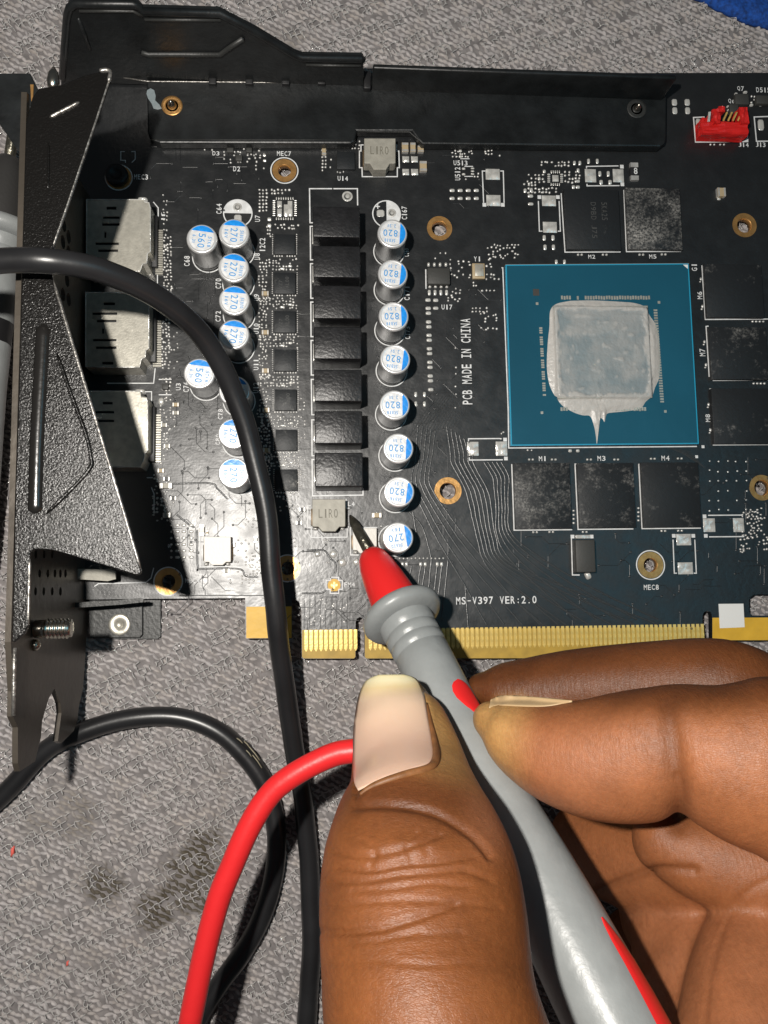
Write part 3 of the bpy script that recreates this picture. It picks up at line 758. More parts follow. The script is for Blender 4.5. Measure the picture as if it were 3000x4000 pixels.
# ---------------- top area
for x0, y0, x1, y1 in ((1570, 556, 1596, 592), (1603, 556, 1624, 592), (1632, 568, 1656, 592), (1640, 628, 1668, 668)):
    two_lead(x0, y0, x1, y1, 0, True, 'mlcc_tan', h=0.9)
for x0, y0, x1, y1 in ((1572, 611, 1598, 634), (1606, 611, 1632, 634), (1572, 660, 1598, 684), (1606, 660, 1633, 684)): flat_pad(x0, y0, x1, y1)
top_box('regulator_chip', 1316, 592, 1386, 660, 0.8, 'chip_black', card, 0.05)
cluster(1260, 575, 1272, 668, 12, 13, 0.95, 5, 0.6); cluster(1376, 555, 1404, 584, 13, 12, 0.8, 4.5); cluster(1294, 610, 1302, 665, 20, 14, 0.9, 5); cluster(1306, 672, 1352, 680, 11, 9, 0.8, 4); cluster(1336, 662, 1390, 664, 8, 8, 0.9, 3.4, .5)
two_lead(1257, 572, 1274, 604, 0, True, 'mlcc_tan', h=0.6)
cluster(1000, 575, 1036, 660, 15, 14, 0.55, 5); padc(1033, 607, 13, 11); padc(1034, 628, 14, 10)
for k in range(4):
    for yy in (744, 775): padc(1766 + k * 31.5, yy, 21, 12)
cluster(1768, 590, 1850, 618, 12, 11, 0.65, 4.4); padc(1798, 590, 13, 9); padc(1798, 612, 13, 9)
for yy in (659, 681): padc(1811, yy, 14, 8); 
for k in range(3): padc(1846, 658 + k * 11, 14, 6, 0.2)
cluster(1808, 698, 1826, 704, 13, 9, 0.9, 4.5); cluster(1854, 680, 1874, 694, 13, 12, 0.7, 4.5); cluster(1896, 588, 1930, 610, 12, 16, 0.9, 5); dot(1952, 608, 5)
silk([[(1800, 620), (1832, 620)], [(1816, 650), (1846, 650)], [(1816, 689), (1846, 689)]], 0.2)
cluster(800, 575, 830, 590, 14, 12, 0.8, 4.5); cluster(876, 572, 1000, 640, 13, 12, 0.42, 4.6); top_box('diode', 886, 574, 912, 594, 0.8, 'soic_black', card, 0.08); top_box('diode', 920, 604, 946, 626, 0.8, 'soic_black', card, 0.08); top_box('diode', 962, 574, 984, 594, 0.8, 'soic_black', card, 0.08)
# bracketed bare lands
flat_pad(1897, 660, 1952, 702); flat_pad(1900, 762, 1955, 805)
silk([[(1894, 668), (1884, 668), (1889, 790)], [(1956, 668), (1966, 668), (1969, 790)]], 0.24); white_square(1892, 800); white_square(1964, 800)
flat_pad(2117, 764, 2171, 805); flat_pad(2121, 867, 2175, 909); silk([[(2103, 787), (2107, 903), (2117, 903)], [(2184, 787), (2189, 903), (2181, 903)]], 0.24); white_square(2107, 770); white_square(2179, 770)
flat_pad(2285, 661, 2328, 712); flat_pad(2394, 661, 2436, 712); silk([[(2291, 656), (2291, 650), (2414, 648)], [(2293, 720), (2293, 726), (2418, 725)]], 0.24); white_square(2429, 651); white_square(2431, 720)
flat_pad(2747, 2025, 2793, 2078); flat_pad(2864, 2024, 2906, 2078); silk([[(2768, 2013), (2899, 2012), (2900, 2018)], [(2772, 2097), (2905, 2096), (2905, 2090)]], 0.24); white_square(2752, 2017); white_square(2757, 2093)
flat_pad(2642, 2086, 2699, 2130); flat_pad(2648, 2197, 2706, 2243); silk([[(2629, 2110), (2634, 2239), (2642, 2239)], [(2714, 2110), (2720, 2239), (2712, 2239)]], 0.24); white_square(2632, 2093); white_square(2708, 2093)
flat_pad(1825, 1726, 1869, 1780); flat_pad(1937, 1725, 1981, 1780); silk([[(1830, 1721), (1830, 1714), (1958, 1713)], [(1833, 1789), (1833, 1797), (1962, 1796)]], 0.24); white_square(1973, 1717); white_square(1976, 1791)
for y in (631, 679): pass
padc(2343, 679, 12, 22); padc(2376, 679, 12, 22); padc(2348, 712, 14, 18); padc(2383, 712, 14, 18)
k = two_lead(2463, 634, 2495, 704, 0, True, 'resistor_black', 'shunt_resistor', 0.6)
text_px('8', 2476, 655, 2490, 680, 0, board, 0.66)
# controller chip with a halo of dots
c_, w_, d_ = rect_px(2143, 672, 2196, 722)
box('controller_land', (c_.x, c_.y, 0.0), mm(26), mm(28), 0.08, 'solder', board, 0.03)
for k in range(5):
    padc(2153 + k * 8, 671, 4.5, 11, 0.14); padc(2153 + k * 8, 720, 4.5, 11, 0.14); padc(2144, 681 + k * 7.5, 12, 4.5, 0.14); padc(2194, 681 + k * 7.5, 12, 4.5, 0.14)
cluster(2064, 684, 2126, 760, 14, 13.5, 0.86, 5.4, 1.5); cluster(2116, 634, 2230, 656, 13, 12, 0.7, 5, 1.5); cluster(2210, 672, 2262, 720, 13, 13, 0.72, 5.2, 1.5); cluster(2120, 738, 2180, 750, 13, 12, 0.8, 5.4, 1.5); cluster(2048, 722, 2080, 750, 14, 14, 0.6, 5.5)
for x, y, w, h in ((2244, 637, 11, 17), (2265, 637, 11, 17), (2299, 630, 11, 20), (2333, 630, 11, 20), (2258, 665, 11, 14), (2257, 708, 17, 11), (2257, 731, 17, 12), (2240, 731, 13, 14), (2126, 670, 12, 13), (2106, 698, 11, 13), (2051, 745, 12, 17), (2075, 743, 12, 16), (2072, 766, 22, 12), (2073, 797, 22, 11),
                  (2126, 929, 13, 22), (2160, 929, 13, 22), (2129, 966, 13, 22), (2162, 966, 13, 22), (2173, 1023, 11, 18), (2205, 1023, 11, 18), (2227, 1761, 14, 12), (2257, 1761, 14, 12)): padc(x, y, w, h)
two_lead(2804, 732, 2836, 766, 0, False, 'mlcc_tan', h=1.0); padc(2808, 778, 14, 8)
for x in (2634, 2684):
    pad(x - 10, 387, x + 11, 413); pad(x - 8, 419, x + 12, 446)

# ---------------- red header and its neighbours
def rough_box(name, c, sx, sy, sz, m, parent, amp=0.18):
    """box with chewed, uneven faces"""
    bm = bmesh.new(); bmesh.ops.create_cube(bm, size=1.0); bmesh.ops.subdivide_edges(bm, edges=bm.edges[:], cuts=5, use_grid_fill=True)
    for v in bm.verts:
        q = Vector((v.co.x * sx, v.co.y * sy, (v.co.z + 0.5) * sz)); n_ = noise.noise_vector(Vector((q.x + c[0], q.y + c[1], q.z)) * 0.9) * amp + noise.noise_vector(Vector((q.x + c[0], q.y + c[1], q.z)) * 2.6) * amp * 0.6
        v.co = (q * 0.97 + n_ * (1 if q.z > 0.1 else 0)) * S
    me = bpy.data.meshes.new(name); bm.to_mesh(me); bm.free(); me.materials.append(MATS[m])
    return inst(name, me, parent, c)
def red_header():
    h = 4.2
    c, w, d_ = rect_px(2736, 480, 2922, 528, 3.0)
    o = rough_box('pin_header', (c.x, c.y, 0.3), w, d_, 3.2, 'red_plastic', card, 0.32)
    for x0, x1, y0, y1, hh in ((2788, 2812, 424, 482, 4.0), (2808, 2834, 418, 434, 4.0), (2890, 2924, 418, 482, 4.0), (2740, 2776, 462, 484, 3.2)):
        c2, w2, d2 = rect_px(x0, y0, x1, y1, hh)
        rough_box('header_wall', (c2.x, c2.y, 0.2), w2, d2, hh, 'red_plastic', o, 0.28)
    for k in range(4):
        a = at(2826 + k * 19, 470, 3.6); b = at(2840 + k * 19, 440, 3.4)
        v, f = tube([a, (a + b) / 2, b], 0.22, 6); obj('header_pin', v, f, 'gold', o)
    for k in range(4): dot(2783 + k * 22, 543, 6, 7)
    for x in (2775, 2790, 2813, 2828): dot(x, 565, 5, 5)
    pad(2718, 462, 2738, 514, 0.3)
    a = at(2768, 476, 3.9); b = at(2772, 438, 4.4); v, f = tube([a, b], 0.3, 6); obj('header_pin', v, f, 'solder', o)
red_header()
silk([[(2750, 457), (2709, 459), (2717, 555), (2921, 553), (2920, 530)]], 0.28)
silk([[(3000, 455), (2946, 457), (2955, 552), (3020, 551)]], 0.28)
part_poly('printed_corner', [(2902, 553), (2921, 553), (2921, 536)], 0.0, 0.02, 'silk_white', board)
top_box('transistor', 2874, 366, 2926, 406, 1.2, 'soic_black', card, 0.12); top_box('transistor', 2852, 406, 2886, 440, 1.1, 'soic_black', card, 0.12); top_box('transistor', 2956, 372, 3010, 404, 1.1, 'soic_black', card, 0.12)
for x, y, w, h in ((2898, 408, 15, 20), (2874, 372, 12, 18), (2910, 362, 16, 8), (2970, 408, 12, 16), (2844, 418, 14, 8), (2846, 432, 14, 8), (2934, 412, 14, 9), (2998, 408, 12, 14)): padc(x, y, w, h, 0.5)
cluster(2934, 376, 2950, 402, 13, 12, 0.9, 5)
pad(2960, 466, 2984, 510, 0.3)

# ---------------- left of the processor
top_box('memory_controller', 1671, 1046, 1758, 1109, 1.6, 'soic_black', card, 0.15)
silk([[(1663, 1054), (1664, 1126)]], 0.24)
for k in range(4):
    padc(1674 + k * 22.5, 1034, 11, 15, 0.4); padc(1679 + k * 22, 1119, 12, 13, 0.4); padc(1677 + k * 22.5, 1143, 12, 22)
ys = [860, 962, 1022, 1130, 1190, 1295, 1355, 1460, 1520, 1628, 1690, 1797, 1856, 1965]
for i, y in enumerate(ys): padc(1600 + (227 + 33 * i / 13) / 3.16, 900 + y / 3.16, 22, 13)
padc(1702, 1173, 21, 13); padc(1702, 1204, 22, 12)
c_, w_, d_ = rect_px(1846, 1028, 1894, 1087, 0.8)
k = box('crystal', (c_.x, c_.y, 0), w_, d_, 0.7, 'mlcc_tan', card, 0.05); box('crystal_lid', (c_.x + 0.1, c_.y + 0.1, 0.7), w_ * 0.72, d_ * 0.8, 0.25, 'shell_metal', k, 0.1)
cluster(1760, 1020, 1836, 1090, 15, 13, 0.55, 5.2, 2.5); cluster(1766, 1130, 1796, 1180, 14, 13, 0.5, 5.2); cluster(1738, 1162, 1790, 1176, 13, 12, 0.7, 4.8); cluster(1902, 1012, 1944, 1092, 14, 15, 0.5, 5.5); cluster(1912, 955, 2030, 1012, 14, 13, 0.55, 4.8, 3); cluster(1846, 1105, 1872, 1122, 14, 12, 0.8, 5)
cluster(1846, 1204, 1906, 1217, 14, 13, 0.95, 4.8, .8); cluster(1880, 1226, 1946, 1290, 15, 14, 0.55, 5.2, 3); cluster(1886, 1135, 1936, 1137, 15, 13, 1, 5.2, 1.2); cluster(1700, 990, 1760, 1020, 20, 14, 0.35, 5)
for x, y in ((1624, 1541), (1658, 1541), (1624, 1578), (1658, 1578)): padc(x, y, 12, 21)
silk([[(1961, 1046), (1964, 1046), (1985, 1600), (1987, 1750), (2720, 1744)]], 0.24)

# ---------------- memory
def memory(x0, y0, x1, y1, res, side='L'):
    q = top_box('memory_chip', x0, y0, x1, y1, 1.0, 'chip_black', card, 0.06); q['residue_glare'] = res
    return q
m2 = memory(2209, 740, 2421, 974, -0.25); m5 = memory(2449, 735, 2661, 974, 0.80)
memory(2757, 1032, 2980, 1240, 0.12); memory(2775, 1278, 2998, 1482, 0.22); memory(2785, 1517, 3012, 1734, 0.05)
memory(2010, 1808, 2230, 2066, 0.50); memory(2260, 1808, 2480, 2061, 0.38); memory(2510, 1806, 2735, 2060, 0.22)
silk([[(2192, 757), (2207, 985), (2422, 984)], [(2437, 744), (2447, 983), (2658, 982)], [(2750, 1037), (2742, 1039), (2755, 1248), (3030, 1246)], [(2766, 1274), (2758, 1275), (2770, 1470)], [(2786, 1486), (3030, 1484)], [(2780, 1519), (2773, 1520), (2786, 1738), (3040, 1736)],
      [(1999, 1815), (2008, 2071), (2233, 2069)], [(2254, 1812), (2246, 1813), (2258, 2068), (2472, 2066)], [(2503, 1812), (2495, 1814), (2508, 2065), (2736, 2063)]], 0.24)
for t, x, y in (('VZ7', 2340, 850),):
    pass
text_px('5KA25', 2350, 790, 2372, 860, -90, m2, 1.02, 'chip_ink', 'chip_text', 0.0); text_px('D9BD J75', 2310, 790, 2330, 930, -90, m2, 1.02, 'chip_ink', 'chip_text', 0.0)
for x, y in ((2265, 995), (2362, 995), (2505, 995), (2592, 994), (2074, 1795), (2163, 1795), (2301, 1795), (2407, 1795), (2550, 1792), (2655, 1791), (2090, 2079), (2153, 2078), (2284, 2078), (2591, 2074), (2656, 2073)):
    padc(x - 7, y, 9, 8); padc(x + 7, y, 9, 8)
for x, y in ((2738, 1090), (2744, 1197), (2752, 1335), (2758, 1425), (2768, 1580), (2775, 1680)): dot(x, y, 6, 8); dot(x - 3, y + 11, 5, 4)
for k in range(4): dot(2940 + k * 14, 1256, 6, 5); dot(2944 + k * 14, 1498, 6, 5); dot(2241, 1995 + k * 16, 6, 5); dot(2494, 1985 + k * 16, 6, 5)
white_square(2746, 1745, 11); white_square(2721, 1784, 11)
# power diode
dd = top_box('power_diode', 2250, 2108, 2326, 2236, 2.2, 'soic_black', card, 0.2); silk([[(2232, 2104), (2236, 2246), (2262, 2246)]], 0.24); white_square(2236, 2096); white_square(2311, 2096)
c_, w_, d_ = rect_px(2247, 2090, 2302, 2104); box('diode_lead', (c_.x, c_.y, 0), w_, d_, 0.5, 'solder', dd, 0.06)
p = at(2296, 2248); inst('solder_chip', pad_me, board, (p.x, p.y, 0.0), 0.4, (1.3, 1.7, 0.7))
cluster(2920, 1990, 3010, 2100, 13, 12, 0.5, 5, 2.5); cluster(2893, 2108, 2930, 2160, 13, 12, 0.7, 5); cluster(2984, 2110, 3010, 2155, 13, 12, 0.6, 5)

# ---------------- lower left and centre
for r in range(6):
    for cx in (693, 718, 747):
        padc(cx, 2052 + r * 25, 19, 11, 0.35)
    dot(669, 2052 + r * 25, 5)
two_lead(778, 2048, 798, 2092, 0, True, 'choke_pale', h=1.0); two_lead(804, 2072, 814, 2090, 0, True, 'mlcc_tan', h=0.5)
two_lead(622, 1886, 672, 1908, 0, False, 'choke_grey', h=1.1); two_lead(635, 2002, 666, 2022, 0, False, 'choke_grey', h=1.0)
two_lead(1000, 1815 + 270, 1006, 2117, 0, True, 'mlcc_tan', h=0.6) if False else None
two_lead(990, 2095, 1006, 2120, 0, True, 'choke_pale', h=0.7)
cluster(975, 2160, 1012, 2250, 9, 14, 0.6, 4.5); cluster(936, 1975, 1010, 2060, 13, 12, 0.35, 4); cluster(600, 1930, 650, 2040, 15, 14, 0.45, 5); cluster(614, 1800, 640, 1880, 14, 14, 0.5, 5)
for x, y, s_ in ((1240, 2165, 22), (1302, 2165, 28), (1337, 2198, 30), (1392, 2196, 26)):
    p = at(x, y); inst('solder_blob', pad_me, board, (p.x, p.y, 0), random.uniform(0, 1), (mm(s_), mm(s_), 0.6))
two_lead(1453, 2003, 1491, 2022, 0, False, 'mlcc_tan', h=0.8)
for k, x in enumerate((1572, 1588, 1643, 1661, 1708, 1725)): padc(x, 2204, 12, 17)
for k in range(14): dot(1530 + k * 15.5, 2181 + random.uniform(-1, 1), 4)
cluster(1268, 2110, 1288, 2125, 11, 11, 1, 4.2, .5); cluster(1276, 2198, 1290, 2200, 9, 9, 1, 4, .5)
for k in range(24):
    dot(random.uniform(1195, 1370), random.uniform(2340, 2440), 3.6, 3.6, 0.08)
for r in range(6):
    for cx in range(5):
        if random.random() < 0.85: dot(2772 + cx * 36 + random.gauss(0, 2), 1802 + r * 38 + random.gauss(0, 2), 4, 4, 0.06)
# optical fiducial with a copper cross
p = at(1305, 2286)
v, f = fill_poly(circle(p, mm(25), 24), [], 0.03); obj('fiducial_disc', v, f, 'tan_fibre', board)
c_, w_, d_ = rect_px(1292, 2281, 1318, 2290); box('fiducial_cross', (c_.x, c_.y, 0.03), w_, d_, 0.04, 'gold', board, 0); c_, w_, d_ = rect_px(1301, 2273, 1309, 2298); box('fiducial_cross', (c_.x, c_.y, 0.035), w_, d_, 0.04, 'gold', board, 0)
silk([[(1291, 2255), (1323, 2255), (1323, 2267), (1337, 2267), (1337, 2302), (1323, 2302), (1323, 2318), (1290, 2318), (1290, 2302), (1274, 2302), (1274, 2267), (1291, 2267), (1291, 2255)]], 0.22)
silk([[(485, 592), (472, 592), (472, 626), (490, 626), (490, 634)], [(515, 592), (528, 592), (528, 622), (516, 634)]], 0.18)
cluster(590, 905, 660, 1080, 58, 14, 0.5, 5); cluster(642, 930, 668, 1140, 12.5, 12.5, 0.85, 5.0); cluster(636, 1250, 664, 1440, 12.5, 12.5, 0.85, 5.0); cluster(636, 1480, 670, 1720, 14, 14, 0.35, 5); cluster(640, 1690, 660, 1800, 13, 13, 0.6, 5)
top_box('transistor', 632, 1498, 658, 1520, 0.9, 'soic_black', card, 0.08); silk([[(622, 1482), (668, 1482)], [(622, 1542), (668, 1542)]], 0.2); padc(630, 1568, 22, 26, .5)

# further small parts in the gaps
for x0, y0, x1, y1, px_, py_, pr in ((640, 760, 660, 900, 12, 14, 0.5), (655, 1130, 668, 1250, 12, 13, 0.7), (668, 1300, 700, 1440, 13, 14, 0.35), (628, 1560, 680, 1700, 13, 13, 0.45), (600, 1845, 660, 1990, 13, 13, 0.5), (655, 1960, 690, 2040, 12, 12, 0.5),
                                 (1150, 1560, 1200, 1900, 13, 14, 0.35), (1010, 1560, 1060, 1930, 14, 14, 0.55), (1080, 1770, 1165, 1815, 13, 13, 0.6), (1080, 1925, 1165, 1990, 14, 13, 0.45), (1140, 2020, 1200, 2140, 14, 14, 0.3), (1440, 1990, 1500, 2060, 16, 16, 0.25), (900, 2110, 1010, 2280, 15, 14, 0.3),
                                 (1780, 1280, 1800, 1600, 60, 26, 0.4), (2820, 1400, 2990, 1500, 40, 40, 0.0), (2900, 2000, 2990, 2160, 13, 13, 0.3), (1960, 1690, 1985, 1715, 12, 12, 0.5), (2060, 1758, 2110, 1764, 14, 12, 0.4)):
    cluster(x0, y0, x1, y1, px_, py_, pr, 4.4)
for x, y in ((686, 1580), (686, 1612), (640, 1660), (652, 1742), (628, 1838), (650, 1870), (676, 1946), (1024, 1602), (1026, 1762), (1028, 1846), (1030, 1912), (905, 2128), (884, 2230), (1180, 1990), (1168, 2042)):
    two_lead(x - 13, y - 8, x + 13, y + 8, 0, False, random.choice(('mlcc_tan', 'resistor_black', 'choke_grey')), h=0.6)
# silkscreen wording
for s_, x0, y0, x1, y1, r in (
    ('PCB MADE IN CHINA', 1803, 1244, 1841, 1579, 90), ('MS-V397 VER:2.0', 1782, 2330, 2096, 2359, 0), ('MEC8', 2515, 2284, 2573, 2304, 0), ('MEC7', 1082, 591, 1137, 609, 0), ('MEC3', 524, 681, 578, 701, 0),
    ('MEC4', 723, 2259, 780, 2277, 0), ('FM4', 1345, 2275, 1386, 2292, 0), ('U14', 1319, 688, 1359, 706, 0), ('U17', 1725, 1190, 1767, 1209, 0), ('Y1', 1851, 1002, 1875, 1021, 0), ('M2', 2298, 995, 2325, 1010, 0), ('M5', 2536, 994, 2564, 1010, 0),
    ('M1', 2105, 1782, 2131, 1801, 0), ('M3', 2334, 1781, 2365, 1800, 0), ('M4', 2584, 1780, 2615, 1799, 0), ('G1', 2702, 1033, 2723, 1058, 90), ('M6', 2724, 1139, 2743, 1168, 90), ('M7', 2733, 1362, 2755, 1391, 90), ('M8', 2756, 1618, 2774, 1648, 90),
    ('C64', 845, 796, 866, 835, 90), ('C68', 719, 1000, 741, 1039, 90), ('C70', 842, 1088, 864, 1127, 90), ('C72', 842, 1215, 862, 1256, 90), ('C78', 852, 1598, 870, 1638, 90), ('C76', 716, 1492, 738, 1531, 90), ('C80', 842, 1697, 860, 1737, 90),
    ('U7', 996, 841, 1016, 866, 90), ('U8', 994, 989, 1015, 1014, 90), ('U9', 992, 1149, 1012, 1174, 90), ('U10', 991, 1264, 1011, 1304, 90), ('U11', 991, 1406, 1010, 1445, 90), ('U12', 989, 1494, 1010, 1535, 90), ('C167', 1569, 806, 1590, 857, 90), ('C169', 1577, 970, 1597, 1002, 90), ('C171', 1579, 1120, 1600, 1172, 90),
    ('C173', 1582, 1276, 1602, 1324, 90), ('J1', 630, 830, 645, 858, -90), ('U3', 687, 1497, 706, 1524, 90), ('D3', 830, 591, 857, 607, 0), ('D2', 911, 650, 938, 669, 0), ('U513', 1772, 627, 1826, 646, 0), ('U512', 1777, 653, 1798, 704, 90), ('L4', 1359, 1960, 1385, 1977, 0),
    ('Q7', 2880, 337, 2906, 355, 0), ('Q6', 2845, 386, 2871, 404, 0), ('D515', 2954, 342, 3008, 361, 0), ('J14', 2885, 557, 2924, 574, 0), ('J13', 2952, 556, 2990, 574, 0), ('12C2', 1014, 930, 1036, 980, 90), ('S', 656, 2125, 668, 2140, -90)):
    text_px(s_, x0, y0, x1, y1, r, board)

# ---------------- the big processor
PK = [(1975, 1034), (2690, 1029), (2730, 1734), (1996, 1741)]
def quad_slab(name, px, z, h, m, parent, grow=0.0, bevel=0.0):
    P = [at(x, y, z + h) for x, y in px]; c = sum(P, Vector()) / 4
    P = [c + (q - c) * (1 + grow) for q in P]
    v, f = fill_poly([q[:2] for q in P], [], h, bevel)
    return obj(name, [(x, y, q + z) for x, y, q in v], f, m, parent)
gpu = quad_slab('graphics_processor', PK, 0.35, 0.95, 'gpu_blue', card, -0.012)
gpu['label'] = 'large square blue processor smeared with grey thermal paste'
quad_slab('substrate_edge', PK, 0.30, 0.95, 'gpu_edge', gpu, 0.0); quad_slab('substrate_core', PK, 0.1, 0.55, 'gpu_core', gpu, 0.003)
die_px = [(2163, 1197), (2530, 1194), (2548, 1553), (2181, 1556)]
die = quad_slab('silicon_die', die_px, 1.3, 0.85, 'shell_metal', gpu)
PT = [(380, 785), (500, 782), (600, 785), (720, 792), (800, 800), (865, 825), (895, 880), (930, 930), (952, 1000), (960, 1100), (964, 1200), (955, 1290), (930, 1350), (912, 1400), (870, 1440), (838, 1482), (760, 1500), (680, 1508), (625, 1515), (612, 1535), (603, 1572), (590, 1552), (574, 1550),
      (568, 1600), (560, 1670), (553, 1715), (546, 1660), (535, 1600), (510, 1535), (460, 1528), (400, 1508), (335, 1470), (300, 1430), (262, 1370), (238, 1300), (228, 1200), (234, 1060), (245, 950), (250, 850), (290, 805)]
def paste():
    base = [at(2000 + x / 1.659, 700 + y / 1.659, 1.6) for x, y in PT]
    out = [Vector(q) for q in catmull([b[:] for b in base] + [base[0][:]], 4)][:-1]
    dq = [at(x, y, 2.2) for x, y in die_px]; c = sum(dq, Vector()) / 4
    hw = (dq[1].x - dq[0].x) / 2; hh = (dq[0].y - dq[3].y) / 2
    n = len(out); rings = 60; v, f, T = [], [], []
    for j in range(rings + 1):
        t = (j / rings) ** 0.8
        for q in out:
            p = c + (q - c) * t
            jx = 0.22 * noise.noise(Vector((p.x * 0.9, p.y * 0.9, 5))) * (1 - t)
            x, y = p.x + jx, p.y
            ex_ = max(abs(x - c.x) / hw, abs(y - c.y) / hh)
            nz = noise.noise(Vector((x * 0.35, y * 0.35, 0))) * 0.5 + noise.noise(Vector((x * 0.9, y * 0.9, 2))) * 0.3 + noise.noise(Vector((x * 2.2, y * 2.2, 2))) * 0.22
            lump = max(0.0, noise.noise(Vector((x * 0.55, y * 0.55, 7))) - 0.15)
            edge = 1.0 - t
            rag = 0.90 + 0.09 * noise.noise(Vector((x * 0.45, y * 0.45, 11))) + 0.05 * noise.noise(Vector((x * 1.7, y * 1.7, 3)))
            thick = min(1.0, max(0.0, (ex_ - rag) / 0.03)) * 0.75 if ex_ < 1.0 else 1.0
            thick = max(thick, 0.42 * min(1.0, max(0.0, (noise.noise(Vector((x * 0.75, y * 0.75, 21))) - 0.36) / 0.08)), 0.25 * min(1.0, max(0.0, (noise.noise(Vector((x * 0.3, y * 0.3, 4))) - 0.1) / 0.3)))
            on = 2.20 + 0.11 * nz + 0.22 * thick * (1 + 0.8 * nz) + (0.22 * abs(noise.noise(Vector((x * 0.8, y * 1.5, 31)))) * max(0, (ex_ - 0.72) / 0.28) if ex_ < 1 else 0)
            off = 1.30 + min(1.0, (edge * 9.0)) * (0.42 + 0.30 * nz) + 0.25 * max(0, 1.12 - ex_)
            k = min(1.0, max(0.0, (1.015 - ex_) / 0.025))
            T.append(thick)
            v.append((x, y, on * k + off * (1 - k)))
    for j in range(rings):
        for i in range(n):
            a, b = j * n + i, j * n + (i + 1) % n; f.append((a, b, b + n, a + n))
    return v, f, T
def paste_material():
    m = mat('paste_grey', (0.42, 0.42, 0.41), 0.34, 0, spec=0.5)
    nt = m.node_tree; b = nt.nodes["Principled BSDF"]; tc = nt.nodes.new("ShaderNodeTexCoord")
    n = noise_node(nt, 0.18, 5, tc.outputs["Object"]); n2 = noise_node(nt, 0.9, 5, tc.outputs["Object"])
    r = ramp(nt, 0.40, 0.60, (0.215, 0.255, 0.27, 1), (0.30, 0.315, 0.315, 1)); nt.links.new(n.outputs["Fac"], r.inputs[0])
    va = nt.nodes.new('ShaderNodeAttribute'); va.attribute_name = 'thickness'
    nt.links.new(mix(nt, va.outputs['Fac'], r.outputs[0], (0.47, 0.455, 0.43, 1)), b.inputs["Base Color"])
    bp = nt.nodes.new("ShaderNodeBump"); bp.inputs["Strength"].default_value = 0.6; bp.inputs["Distance"].default_value = 0.35 * S
    nt.links.new(n2.outputs["Fac"], bp.inputs["Height"]); nt.links.new(bp.outputs[0], b.inputs["Normal"])
paste_material()
v, f, th_ = paste(); po = obj('thermal_paste', v, f, 'paste_grey', gpu, True)
la = po.data.attributes.new('thickness', 'FLOAT', 'POINT'); la.data.foreach_set('value', np.array(th_, dtype=np.float32))
po['label'] = 'smeared pale grey thermal paste with a drip'
def sub_dots():
    L = []
    for k in range(34):
        x = 2195 + k * 10.3
        if 3 < k < 9 and k % 3: continue
        L.append((x, 1163 + random.uniform(-1, 1), 3.6, 7)); 
        if k % 7: L.append((2183 + k * 10.2, 1598 + random.uniform(-1, 1), 3.8, 7))
    for k in range(36): L.append((2560 + k * 0.75, 1212 + k * 10.2, 7, 3.2))
    for k in range(30):
        if k % 5 in (3,): continue
        L.append((2112 + k * 0.5, 1282 + k * 9.0, 6, 3.2))
    V, Fc = [], []
    for x, y, a, b in L:
        c, w, d_ = rect_px(x - a, y - b, x + a, y + b, 1.35)
        o = len(V); V += [(c.x + sx * w / 2, c.y + sy * d_ / 2, z) for z in (1.29, 1.42) for sx, sy in ((-1, -1), (1, -1), (1, 1), (-1, 1))]
        Fc += [(o + 4, o + 5, o + 6, o + 7)] + [(o + i, o + (i + 1) % 4, o + 4 + (i + 1) % 4, o + 4 + i) for i in range(4)]
    q = obj('substrate_capacitors', V, Fc, 'shell_metal', gpu); q['kind'] = 'stuff'
sub_dots()
for x, y, s_ in ((2094, 1142, 22),): 
    c, w, d_ = rect_px(x - 12, y - 13, x + 12, y + 13, 1.3); box('substrate_mark', (c.x, c.y, 1.3), w, d_, 0.03, 'gpu_mark', gpu, 0)
for x, y in ((2098, 1186), (2574, 1181), (2117, 1612), (2599, 1607)):
    c, w, d_ = rect_px(x - 5, y - 5, x + 5, y + 5, 1.3); box('substrate_mark', (c.x, c.y, 1.3), w, d_, 0.03, 'shell_metal', gpu, 0)
part_poly('corner_mark', [(2668, 1034), (2687, 1034), (2687, 1050)], 1.3, 0.02, 'sticker_white', gpu)

